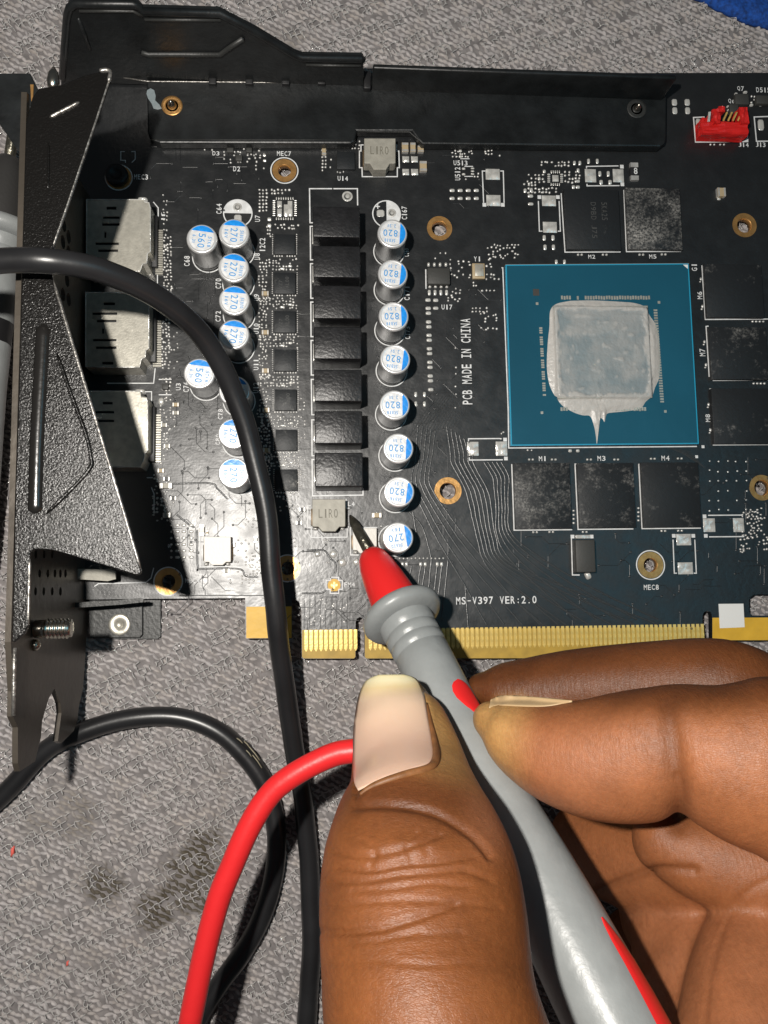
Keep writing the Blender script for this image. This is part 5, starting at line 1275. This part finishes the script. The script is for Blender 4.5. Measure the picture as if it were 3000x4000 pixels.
# ------------------------------------------------------------------ the hand
def ell_tube(rows, n=28, cap0=True, cap1=True, up=Vector((0, 0, 1))):
    """rows: (centre, half width across the view, half depth) -> closed tube with rounded ends"""
    C = [np.array([*r[0], r[1], r[2]]) for r in rows]
    D = catmull(C, 6)
    P = [Vector(q[:3]) for q in D]; N = len(P); fr = []
    for i in range(N):
        t = (P[min(i + 1, N - 1)] - P[max(i - 1, 0)]).normalized(); s_ = t.cross(up).normalized(); u_ = s_.cross(t).normalized()
        fr.append((P[i], t, s_, u_, max(0.3, D[i][3]), max(0.3, D[i][4])))
    rings = []
    def ring(p, s_, u_, a, b): return [p + s_ * (a * math.cos(2 * math.pi * k / n)) + u_ * (b * math.sin(2 * math.pi * k / n)) for k in range(n)]
    if cap0:
        p, t, s_, u_, a, b = fr[0]
        for k in (0.98, 0.9, 0.75, 0.5, 0.25): rings.append(ring(p - t * (k * min(a, b)), s_, u_, a * math.sqrt(1 - k * k), b * math.sqrt(1 - k * k)))
    for p, t, s_, u_, a, b in fr: rings.append(ring(p, s_, u_, a, b))
    if cap1:
        p, t, s_, u_, a, b = fr[-1]
        for k in (0.25, 0.5, 0.75, 0.9, 0.98): rings.append(ring(p + t * (k * min(a, b)), s_, u_, a * math.sqrt(1 - k * k), b * math.sqrt(1 - k * k)))
    v = [q for r in rings for q in r]
    f = [(i * n + k, i * n + (k + 1) % n, (i + 1) * n + (k + 1) % n, (i + 1) * n + k) for i in range(len(rings) - 1) for k in range(n)]
    f += [tuple(range(n - 1, -1, -1)), tuple(range((len(rings) - 1) * n, len(rings) * n))]
    return v, f, fr
def vrow(y, xl, xr, z, b):       # a row across a finger that runs down the picture (u units)
    A_, B_ = au(xl, y, z), au(xr, y, z); return ((A_ + B_) / 2, (B_ - A_).length / 2, b)
def hrow(x, yt_, yb_, z, b):     # a row across a finger that runs along the picture
    A_, B_ = au(x, yt_, z), au(x, yb_, z); return ((A_ + B_) / 2, (B_ - A_).length / 2, b)
THUMB = [vrow(1518, 780, 930, 33.2, 4.4), vrow(1540, 766, 950, 34.6, 6.0), vrow(1570, 760, 968, 36.5, 7.0), vrow(1630, 759, 996, 40.0, 7.6), vrow(1690, 756, 1020, 44.5, 8.2), vrow(1740, 742, 1046, 49.0, 9.0), vrow(1790, 718, 1077, 53.5, 9.8), vrow(1850, 698, 1106, 57.5, 10.3), vrow(1920, 689, 1126, 61.0, 10.4),
         vrow(2000, 688, 1138, 64.0, 10.6), vrow(2100, 693, 1148, 67.0, 11.2), vrow(2212, 700, 1170, 70.0, 12.2), vrow(2420, 740, 1260, 73.0, 13.5), vrow(2700, 850, 1480, 73.0, 15.0)]
INDEX = [hrow(1062, 1513, 1598, 35.0, 4.6), hrow(1085, 1507, 1632, 36.0, 5.8), hrow(1130, 1508, 1683, 38.5, 6.8), hrow(1200, 1513, 1736, 42.0, 7.6), hrow(1280, 1508, 1770, 45.5, 8.2), hrow(1360, 1493, 1778, 48.5, 8.4), hrow(1430, 1480, 1762, 51.0, 8.3), hrow(1475, 1476, 1748, 52.5, 8.3), hrow(1540, 1472, 1788, 54.5, 9.0), hrow(1600, 1464, 1826, 56.0, 9.4),
         hrow(1680, 1456, 1862, 57.5, 9.8), hrow(1850, 1450, 1960, 58.0, 10.5), hrow(2050, 1500, 2080, 58.0, 11.0)]
MIDDLE = [hrow(1040, 1452, 1520, 24.0, 4.8), hrow(1075, 1434, 1545, 25.0, 6.2), hrow(1140, 1421, 1560, 27.0, 7.2), hrow(1230, 1404, 1566, 30.0, 7.6), hrow(1330, 1392, 1570, 33.5, 7.8), hrow(1430, 1383, 1574, 37.0, 8.0), hrow(1520, 1377, 1580, 40.0, 8.3), hrow(1580, 1383, 1600, 41.5, 8.3), hrow(1630, 1410, 1650, 42.0, 8.3), hrow(1690, 1480, 1740, 42.0, 8.6), hrow(1800, 1600, 1900, 42.0, 10.0)]
def chain(pts): return [(au(x, y, z), a, b) for x, y, z, a, b in pts]
RING = chain([(1262, 1812, 12, 7.0, 6.5), (1310, 1838, 16, 8.0, 7.5), (1360, 1858, 20, 8.4, 8.0), (1430, 1872, 25, 8.8, 8.5), (1530, 1860, 31, 9.0, 8.5), (1700, 1840, 35, 9.5, 9.0)])
FOLD = chain([(1440, 1810, 35, 6.0, 5.5), (1520, 1850, 38, 7.0, 6.0), (1640, 1884, 41, 8.0, 7.0), (1800, 1930, 44, 9.0, 8.0)])
LITTLE = chain([(1370, 2040, 8, 7.0, 6.5), (1420, 2080, 12, 8.0, 7.5), (1500, 2100, 16, 9.0, 9.0), (1750, 2080, 22, 10.0, 10.0)])
PALM = chain([(1425, 1985, 20, 8.5, 7.0), (1462, 2010, 25, 10.5, 9.0), (1520, 2070, 30, 13.5, 12.0), (1585, 2190, 36, 15.0, 14.0), (1660, 2400, 46, 18.5, 16.0), (1650, 2700, 56, 22.0, 17.0)])
HEEL = chain([(1668, 1985, 38, 8.0, 8.0), (1655, 2080, 43, 10.0, 9.5), (1655, 2200, 48, 12.0, 11.0), (1680, 2400, 55, 15.0, 13.0), (1700, 2650, 58, 20.0, 15.0)])
BACK = chain([(1900, 1950, 50, 12, 11), (2000, 2250, 55, 18, 14), (1850, 2550, 58, 22, 16), (1550, 2760, 65, 22, 16), (1300, 2900, 68, 20, 15)])
WRIST = chain([(1700, 2600, 58, 24, 17), (2000, 3100, 60, 25, 18), (2500, 3900, 62, 28, 22)])
def build_hand():
    parts = []; FR = {}
    for nm, rows in (('thumb', THUMB), ('index', INDEX), ('middle', MIDDLE), ('ring', RING), ('fold', FOLD), ('little', LITTLE), ('palm', PALM), ('heel', HEEL), ('back', BACK), ('wrist', WRIST)):
        v, f, fr = ell_tube(rows); FR[nm] = fr; parts.append((v, f))
    V, Fc = join(parts)
    me = mesh('hand_draft', V, Fc, [])
    o = bpy.data.objects.new('hand_draft', me); COL.objects.link(o)
    bm = bmesh.new(); bm.from_mesh(me); bmesh.ops.recalc_face_normals(bm, faces=bm.faces); bm.to_mesh(me); bm.free()
    r = o.modifiers.new('r', 'REMESH'); r.mode = 'VOXEL'; r.voxel_size = 0.75 * S
    s_ = o.modifiers.new('s', 'SMOOTH'); s_.factor = 0.5; s_.iterations = 7
    u_ = o.modifiers.new('u', 'SUBSURF'); u_.levels = 1; u_.render_levels = 1
    dg = bpy.context.evaluated_depsgraph_get(); dg.update()
    me2 = bpy.data.meshes.new_from_object(o.evaluated_get(dg)); bpy.data.objects.remove(o)
    me2.name = 'hand'
    n = len(me2.vertices); co = np.empty(n * 3); me2.vertices.foreach_get('co', co); co = co.reshape(n, 3) / S
    no = np.empty(n * 3); me2.vertices.foreach_get('normal', no); no = no.reshape(n, 3)
    # picture position of every vertex, in u units, to lay out creases and skin tones on the hand
    c = co - np.array([0, 0, CAM_H]); Rr, Dd, Ff = (np.array(q) for q in (RIGHT, DOWN, FWD))
    fz = c @ Ff; ux = (W / 2 + F * (c @ Rr) / fz) / K; uy = (HH / 2 + F * (c @ Dd) / fz) / K
    def dist_poly(pts, per=10):
        P = np.array(catmull([(x, y, 0) for x, y in pts], per))[:, :2]; dall = np.full(n, 1e9)
        near = np.nonzero((ux > P[:, 0].min() - 90) & (ux < P[:, 0].max() + 90) & (uy > P[:, 1].min() - 90) & (uy < P[:, 1].max() + 90))[0]; X_, Y_ = ux[near], uy[near]; dmin = np.full(len(near), 1e9)
        for i in range(len(P) - 1):
            a, b = P[i], P[i + 1]; ab = b - a; t = np.clip(((X_ - a[0]) * ab[0] + (Y_ - a[1]) * ab[1]) / (ab @ ab + 1e-9), 0, 1)
            dmin = np.minimum(dmin, np.hypot(X_ - a[0] - t * ab[0], Y_ - a[1] - t * ab[1]))
        dall[near] = dmin
        return dall
    front = no @ (-Ff) > 0.0
    disp = np.zeros(n); crease = np.zeros(n)
    def groove(pts, w, depth, mask=None):
        nonlocal disp, crease
        g = np.exp(-(dist_poly(pts) / w) ** 2) * front
        if mask is not None: g = g * mask
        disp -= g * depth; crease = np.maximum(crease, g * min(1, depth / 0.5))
    th = (co[:, 2] > 26) & (ux < 1180) & ((ux < 1000) | (uy > 1640)) & (ux - 1000 < (uy - 1600) * 0.5)
    for pts, w, dp in (([(765, 1742), (830, 1738), (900, 1746), (960, 1766), (1020, 1806), (1060, 1850)], 9, 0.55), ([(716, 1838), (780, 1850), (850, 1842), (905, 1826), (950, 1806)], 6, 0.30), ([(730, 1872), (800, 1880), (870, 1868), (950, 1862), (1030, 1848)], 6, 0.34),
                       ([(712, 1905), (790, 1903), (860, 1890), (940, 1884), (1000, 1880), (1060, 1900)], 6, 0.30), ([(760, 1925), (840, 1920), (930, 1908), (1010, 1916)], 5, 0.22), ([(700, 1960), (780, 1950), (880, 1945), (990, 1950), (1080, 1960)], 6, 0.2),
                       ([(780, 1815), (810, 1838), (800, 1870)], 5, 0.2), ([(900, 1800), (880, 1830), (890, 1860)], 5, 0.22), ([(930, 1800), (915, 1825), (925, 1850)], 5, 0.18), ([(700, 2020), (800, 2010), (900, 2020), (1000, 2015)], 6, 0.12), ([(705, 2080), (820, 2075), (930, 2085), (1040, 2080)], 6, 0.12), ([(695, 2012), (760, 2014), (840, 2002), (920, 1978), (985, 1955)], 7, 0.36), ([(730, 2035), (820, 2032), (910, 2010)], 5, 0.18)):
        groove(pts, w, dp, th)
    ix = (ux > 1030) & (uy > 1440) & (co[:, 2] > 33)
    groove([(1440, 1520), (1456, 1630), (1468, 1710), (1464, 1780)], 24, 0.6, ix); groove([(1462, 1680), (1467, 1720), (1464, 1760)], 8, 0.25, ix)
    groove([(1680, 1890), (1605, 1935), (1560, 2010), (1535, 2100), (1522, 2212), (1516, 2300)], 8, 0.18)
    groove([(1290, 1925), (1350, 1900), (1420, 1878), (1500, 1880)], 9, 0.5)
    NL = [(822, 1456), (868, 1456), (898, 1466), (913, 1490), (920, 1522), (928, 1565), (935, 1605), (938, 1636), (925, 1654), (868, 1668), (805, 1690), (766, 1735), (762, 1690), (763, 1620), (768, 1540), (776, 1500), (792, 1470)]
    inside = np.zeros(n, bool)
    for a in range(len(NL)):
        (x1, y1), (x2, y2) = NL[a], NL[(a + 1) % len(NL)]
        cross = ((y1 > uy) != (y2 > uy)) & (ux < (x2 - x1) * (uy - y1) / ((y2 - y1) if y2 != y1 else 1e-9) + x1); inside ^= cross
    edge_d = dist_poly(NL[3:12], 6)
    disp += np.where(inside, -0.35 * np.clip(edge_d / 12, 0, 1), 0.10 * np.exp(-((edge_d - 9) / 8) ** 2)) * th * front
    # knuckle fullness between thumb creases
    disp += 0.5 * np.exp(-(((ux - 880) / 110) ** 2 + ((uy - 1830) / 26) ** 2)) * th * front
    co2 = co + no * disp[:, None]
    me2.vertices.foreach_set('co', (co2 * S).ravel())
    # skin tones
    dark = np.array([0.088, 0.028, 0.009]); mid = np.array([0.195, 0.066, 0.019]); palm = np.array([0.36, 0.133, 0.053]); pad_ = np.array([0.46, 0.265, 0.095]); pink = np.array([0.40, 0.165, 0.085])
    def sm(x, a, b): t = np.clip((x - a) / (b - a), 0, 1); return t * t * (3 - 2 * t)
    nz = np.array([noise.noise(Vector((q[0] * 0.12, q[1] * 0.12, q[2] * 0.12))) for q in co[::1]])
    lab = np.zeros(n, np.int8); best = np.full(n, 1e9, np.float32); cx_, cy_, cz_ = (co[:, q].astype(np.float32) for q in range(3))
    for k_, nm in enumerate(('thumb', 'index', 'middle', 'ring', 'fold', 'little', 'palm', 'heel', 'back', 'wrist')):
        for fr_ in FR[nm][::5]:
            p_ = fr_[0]; d2 = ((cx_ - p_.x) ** 2 + (cy_ - p_.y) ** 2 + (cz_ - p_.z) ** 2) / (0.5 * (fr_[4] + fr_[5])) ** 2; w_ = d2 < best; best[w_] = d2[w_]; lab[w_] = k_
    T_, I_, M_ = lab == 0, lab == 1, lab == 2
    colr = np.repeat(mid[None], n, 0)
    def mixin(w, c_):
        nonlocal colr
        colr = colr * (1 - w[:, None]) + c_[None] * w[:, None]
    mixin(np.clip(0.35 + 0.5 * nz, 0, 1) * 0.5, dark)
    mixin(T_ * np.exp(-(((ux - 850) / 150) ** 2 + ((uy - 1725) / 55) ** 2)) * 0.6, dark); mixin(T_ * np.exp(-(((ux - 880) / 140) ** 2 + ((uy - 1900) / 80) ** 2)) * 0.25, palm)
    mixin(T_ * (1 - sm(uy + (900 - ux) * 0.3, 1590, 1700)) * 0.9, pad_); mixin(T_ * sm(ux, 975, 1060) * (1 - sm(uy, 1760, 1900)) * sm(uy, 1560, 1640) * 0.5, pink)
    mixin(I_ * sm(uy, 1500, 1590) * 0.8, palm); mixin(I_ * (1 - sm(ux + (uy - 1560) * 0.1, 1075, 1180)) * 0.9, pad_); mixin(I_ * np.exp(-(((ux - 1260) / 140) ** 2 + ((uy - 1650) / 75) ** 2)) * 0.6, pink); mixin(I_ * (1 - sm(uy, 1490, 1560)) * sm(ux, 1240, 1330) * 0.6, dark)
    mixin(M_ * 0.5, dark); mixin((lab >= 3) * 0.55, palm); mixin((lab >= 6) * 0.3, pink)
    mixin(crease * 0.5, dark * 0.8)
    ed = np.empty(len(me2.edges) * 2, dtype=np.int32); me2.edges.foreach_get('vertices', ed); ed = ed.reshape(-1, 2); deg = np.bincount(ed.ravel(), minlength=n)
    for _ in range(14):
        acc = np.stack([np.bincount(ed[:, 0], colr[ed[:, 1], q], n) + np.bincount(ed[:, 1], colr[ed[:, 0], q], n) for q in range(3)], 1)
        colr = 0.4 * colr + 0.6 * acc / np.maximum(deg, 1)[:, None]
    me2.attributes.new('along_x', 'FLOAT', 'POINT').data.foreach_set('value', (~T_).astype(np.float32))
    ca = me2.color_attributes.new('skin_tone', 'FLOAT_COLOR', 'POINT')
    ca.data.foreach_set('color', np.hstack([colr, np.ones((n, 1))]).astype(np.float32).ravel())
    m = mat('skin', (0.3, 0.12, 0.05), 0.47, 0, spec=0.42)
    nt = m.node_tree; b = nt.nodes["Principled BSDF"]; tc = nt.nodes.new("ShaderNodeTexCoord")
    cn = nt.nodes.new("ShaderNodeVertexColor"); cn.layer_name = 'skin_tone'
    f1 = noise_node(nt, 1.3, 6, tc.outputs["Object"], 0.6)
    vv = nt.nodes.new("ShaderNodeMapping"); vv.inputs["Rotation"].default_value = (0.3, 0.2, 0.5); vv.inputs["Scale"].default_value = (1, 2.6, 1.4); nt.links.new(tc.outputs["Object"], vv.inputs[0])
    vo = nt.nodes.new("ShaderNodeTexVoronoi"); vo.feature = 'DISTANCE_TO_EDGE'; vo.inputs["Scale"].default_value = 1.7 / S; nt.links.new(vv.outputs[0], vo.inputs["Vector"])
    big_ = noise_node(nt, 0.16, 4, tc.outputs['Object'])
    rr = ramp(nt, 0.3, 0.7, (0.72, 0.70, 0.68, 1), (1.2, 1.18, 1.16, 1)); nt.links.new(math_node(nt, 'ADD', math_node(nt, 'MULTIPLY', f1.outputs["Fac"], 0.45), math_node(nt, 'MULTIPLY', big_.outputs['Fac'], 0.55)), rr.inputs[0])
    mx = nt.nodes.new("ShaderNodeMix"); mx.data_type = 'RGBA'; mx.blend_type = 'MULTIPLY'; mx.inputs[0].default_value = 1
    nt.links.new(cn.outputs[0], mx.inputs[6]); nt.links.new(rr.outputs[0], mx.inputs[7]); nt.links.new(mx.outputs[2], b.inputs["Base Color"])
    b.inputs["Subsurface Weight"].default_value = 0.12; b.inputs["Subsurface Radius"].default_value = (1.0, 0.35, 0.15); b.inputs["Subsurface Scale"].default_value = 1.2 * S
    hgt = math_node(nt, 'ADD', math_node(nt, 'MULTIPLY', f1.outputs["Fac"], 0.8), math_node(nt, 'MULTIPLY', math_node(nt, 'MINIMUM', vo.outputs["Distance"], 0.16), 1.3))
    ax = nt.nodes.new('ShaderNodeAttribute'); ax.attribute_name = 'along_x'
    mA = nt.nodes.new('ShaderNodeMapping'); mA.inputs['Scale'].default_value = (2.6, 0.5, 0.7); nt.links.new(tc.outputs['Object'], mA.inputs[0]); nA = noise_node(nt, 0.9, 4, mA.outputs[0], 0.6)
    mB = nt.nodes.new('ShaderNodeMapping'); mB.inputs['Scale'].default_value = (0.5, 2.4, 1.2); nt.links.new(tc.outputs['Object'], mB.inputs[0]); nB = noise_node(nt, 0.9, 4, mB.outputs[0], 0.6)
    mxl = nt.nodes.new('ShaderNodeMix'); nt.links.new(ax.outputs['Fac'], mxl.inputs[0]); nt.links.new(nB.outputs['Fac'], mxl.inputs[2]); nt.links.new(nA.outputs['Fac'], mxl.inputs[3])
    hgt = math_node(nt, 'ADD', hgt, math_node(nt, 'MULTIPLY', mxl.outputs[0], 1.5))
    bp = nt.nodes.new("ShaderNodeBump"); bp.inputs["Strength"].default_value = 0.40; bp.inputs["Distance"].default_value = 0.2 * S
    nt.links.new(hgt, bp.inputs["Height"]); nt.links.new(bp.outputs[0], b.inputs["Normal"])
    me2.materials.clear(); me2.materials.append(m); me2.shade_smooth()
    h = link(bpy.data.objects.new('hand', me2), None)
    tag(h, 'brown skinned hand pinching the grey test probe', 'hand')
    # nails
    mat('nail', (0.72, 0.52, 0.40), 0.32, 0, spec=0.45, bump=(0.3, 0.08, 3)); mat('nail_free_edge', (0.66, 0.55, 0.36), 0.4, 0, spec=0.4)
    nt = MATS['nail'].node_tree; va = nt.nodes.new('ShaderNodeAttribute'); va.attribute_name = 'along'; rp = nt.nodes.new('ShaderNodeValToRGB'); cr = rp.color_ramp; nt.links.new(va.outputs['Fac'], rp.inputs[0]); nt.links.new(rp.outputs[0], nt.nodes['Principled BSDF'].inputs['Base Color'])
    cr.elements[0].position = 0.0; cr.elements[0].color = (0.60, 0.52, 0.30, 1); cr.elements[1].position = 1.0; cr.elements[1].color = (0.64, 0.42, 0.31, 1)
    for q_, c_ in ((0.10, (0.62, 0.55, 0.36, 1)), (0.17, (0.60, 0.46, 0.26, 1)), (0.26, (0.69, 0.49, 0.35, 1)), (0.55, (0.69, 0.44, 0.33, 1))):
        e_ = cr.elements.new(q_); e_.color = c_
    nb = MATS['nail'].node_tree.nodes["Principled BSDF"]; nb.inputs["Subsurface Weight"].default_value = 0.15; nb.inputs["Subsurface Radius"].default_value = (1, 0.5, 0.3); nb.inputs["Subsurface Scale"].default_value = S
    bvh = bvhtree.BVHTree.FromPolygons([Vector(q) for q in co2], [tuple(p.vertices) for p in me2.polygons])
    ROWS = {}
    def row_at(rows, q, axis):
        """centre, half width and depth of a finger where it crosses picture line q"""
        if id(rows) not in ROWS: D = catmull([np.array([*r[0], r[1], r[2]]) for r in rows], 8); ROWS[id(rows)] = (D, np.array([to_px(e[:3]) for e in D]) / K)
        D, cr = ROWS[id(rows)]
        k = cr[:, axis]; w = np.clip(np.searchsorted(k, q), 1, len(k) - 1); t = (q - k[w - 1]) / (k[w] - k[w - 1])
        e = D[w - 1] * (1 - t) + D[w] * t; c_ = cr[w - 1] * (1 - t) + cr[w] * t
        return c_, e[3] * F / (CAM_H - e[2]) / K, e[4] if t >= 0 else D[0][4], e[2]
    def nail(edges, m, lift, name, rows, axis, nv=30, nh=26, thick=0.4, dive_side=True):
        """edges(t) -> two picture points (u); a plate curved like the finger it grows on"""
        tv, tf, _ = ell_tube(rows, 72); tb = bvhtree.BVHTree.FromPolygons([Vector(q) for q in tv], tf); O = Vector((0, 0, CAM_H))
        v = []
        for j in range(nv + 1):
            (xa, ya), (xb, yb) = edges(j / nv)
            for i in range(nh + 1):
                t = i / nh; x, y = xa + (xb - xa) * t, ya + (yb - ya) * t
                c_, hw, b, zc = row_at(rows, y if axis else x, axis); xq, yq = x, y
                if axis: xq = float(np.clip(x, c_[0] - 0.965 * hw, c_[0] + 0.965 * hw))
                else: yq = float(np.clip(y, c_[1] - 0.965 * hw, c_[1] + 0.965 * hw))
                dr = ray(x * K, y * K).normalized(); hit = tb.ray_cast(O, ray(xq * K, yq * K).normalized())
                dep = (hit[0] - O).length if hit[0] is not None else dep
                dive = 0.22 * max(max(0.0, (j / nv - 0.9) / 0.1), max(0.0, (abs(2 * t - 1) - 0.86) / 0.14)) ** 2
                v.append(O + dr * (dep - lift + dive))
        w = nh + 1
        for _ in range(4):
            q = list(v)
            for j in range(nv + 1):
                for i in range(nh + 1):
                    nb_ = [v[jj * w + ii] for jj, ii in ((j - 1, i), (j + 1, i), (j, i - 1), (j, i + 1)) if 0 <= jj <= nv and 0 <= ii <= nh]
                    if len(nb_) == 4: q[j * w + i] = v[j * w + i] * 0.4 + sum(nb_, Vector()) * 0.15
            v = q
        f = [(j * w + i, j * w + i + 1, (j + 1) * w + i + 1, (j + 1) * w + i) for j in range(nv) for i in range(nh)]
        me_ = mesh(name, v, f, m, True); o_ = link(bpy.data.objects.new(name, me_), h)
        so = o_.modifiers.new('thick', 'SOLIDIFY'); so.thickness = thick * S; so.offset = 0
        return o_
    T_EXT = [vrow(1425, 782, 912, 31.0, 5.0), vrow(1480, 774, 922, 32.6, 5.6)] + THUMB[1:]
    L = [(822, 1456), (792, 1470), (776, 1500), (768, 1540), (764, 1580), (763, 1620), (763, 1650), (764, 1672), (766, 1692), (774, 1708)]
    Rr_ = [(868, 1456), (898, 1466), (913, 1490), (920, 1522), (928, 1565), (935, 1602), (938, 1632), (924, 1652), (880, 1664), (832, 1678)]
    def lerp_poly(P, t):
        q = catmull([(x, y, 0) for x, y in P], 8); k = t * (len(q) - 1); i = min(int(k), len(q) - 2); r_ = k - i
        return tuple((q[i] * (1 - r_) + q[i + 1] * r_)[:2])
    def whole(t): return lerp_poly(L, t), lerp_poly(Rr_, t)
    nl = nail(lambda t: whole(t * 0.985 + 0.015), 'nail', 0.34, 'thumbnail', T_EXT, 1, thick=0.14); nl['label'] = 'long pale thumbnail'
    tn = np.repeat(np.linspace(0, 1, 31), 27).astype(np.float32); nl.data.attributes.new('along', 'FLOAT', 'POINT').data.foreach_set('value', tn)
    # skin fold running round the side and base of the thumbnail
    mat('cuticle', (0.20, 0.085, 0.030), 0.5, 0, spec=0.35, bump=(1.5, 0.3, 4), vary=(0.4, 0.7, 1.3)); MATS['cuticle'].node_tree.nodes['Principled BSDF'].inputs['Subsurface Weight'].default_value = 0.1
    MATS['cuticle'].node_tree.nodes['Principled BSDF'].inputs['Subsurface Scale'].default_value = S
    tv, tf, _ = ell_tube(T_EXT, 72); tb = bvhtree.BVHTree.FromPolygons([Vector(q) for q in tv], tf); O = Vector((0, 0, CAM_H)); CP = []
    for x, y, _z in catmull([(x, y, 0) for x, y in ((921, 1520), (930, 1565), (938, 1602), (942, 1636), (929, 1659), (882, 1672), (834, 1687), (800, 1701), (778, 1716))], 8):
        dr = ray(x * K, y * K).normalized(); ht = tb.ray_cast(O, dr)
        if ht[0] is not None: CP.append(ht[0] + dr * 0.12)
    for _ in range(3): CP = [CP[0]] + [(CP[i - 1] + CP[i] * 2 + CP[i + 1]) / 4 for i in range(1, len(CP) - 1)] + [CP[-1]]
    nn = len(CP); v, f = tube(CP, [0.12 + 0.5 * math.sin(math.pi * min(1, max(0, (i + 2) / (nn + 3)))) ** 0.6 for i in range(nn)], 12); cu_ = mesh('cuticle', v, f, 'cuticle', True); link(bpy.data.objects.new('cuticle', cu_), h)
    Li = [(1056, 1530), (1080, 1524), (1120, 1526), (1180, 1526), (1236, 1516)]; Ri = [(1060, 1511), (1085, 1503), (1130, 1504), (1180, 1508), (1236, 1514)]
    mat('finger_nail_side', (0.50, 0.35, 0.19), 0.4, 0, spec=0.4)
    nl2 = nail(lambda t: (lerp_poly(Li, t), lerp_poly(Ri, t)), 'finger_nail_side', 0.05, 'fingernail', INDEX, 0, nh=8, thick=0.2)
    return h
hand = build_hand()

# ------------------------------------------------------------------ small things
def towel():
    P = [(2480, -160), (2760, -40), (2830, 0), (2900, 32), (2960, 52), (3010, 66), (3200, 110), (3500, 160), (3500, -400), (2480, -400)]
    out = [at(x, y, 0)[:2] for x, y in P]
    v, f = [], []; n = 26
    top = [np.array(at(x, y, 0)[:2]) for x, y in P[:8]]; far = [np.array(at(x, -420, 0)[:2]) for x in (2480, 2760, 2830, 2900, 2960, 3010, 3200, 3500)]
    A_ = catmull([(*p, 0) for p in top], 12); B_ = catmull([(*p, 0) for p in far], 12)
    for j in range(n + 1):
        t = (j / n) ** 1.6
        for a, b in zip(A_, B_):
            q = a * (1 - t) + b * t; e = min(1, j / 5.0)
            v.append((q[0] + 0.4 * noise.noise(Vector((q[0] * .4, q[1] * .4, 1))), q[1] + 0.4 * noise.noise(Vector((q[0] * .5, q[1] * .5, 4))), FZ + 0.3 + math.sin(e * math.pi / 2) * 2.2 + 0.7 * noise.noise(Vector((q[0] * 0.3, q[1] * 0.3, 0)))))
    w = len(A_)
    f = [(j * w + i, j * w + i + 1, (j + 1) * w + i + 1, (j + 1) * w + i) for j in range(n) for i in range(w - 1)]
    o = obj('blue_towel', v, f, 'blue_towel', None, True); o.modifiers.new('thick', 'SOLIDIFY').thickness = 0.6 * S
    tag(o, 'deep blue towel edge in the top corner of the fabric', 'towel')
towel()
for x, y, r, w in ((50, 3325, 0.35, 1.0), (264, 3762, 0.22, 0.5)):
    p = at(x, y, FZ + 0.5); P = [p + Vector((-0.3, -w, 0)), p + Vector((0.05, -0.2, 0.2)), p + Vector((0.0, 0.5 * w, 0.15)), p + Vector((0.25, w, 0))]
    v, f = tube(P, [r * 0.4, r, r, r * 0.3], 7); o = obj('lint_speck', v, f, 'lint_red', None, True)
    tag(o, 'pinkish red lint speck near the fabric edge' if r > 0.3 else 'tiny red lint speck lower on the bare fabric', 'lint')
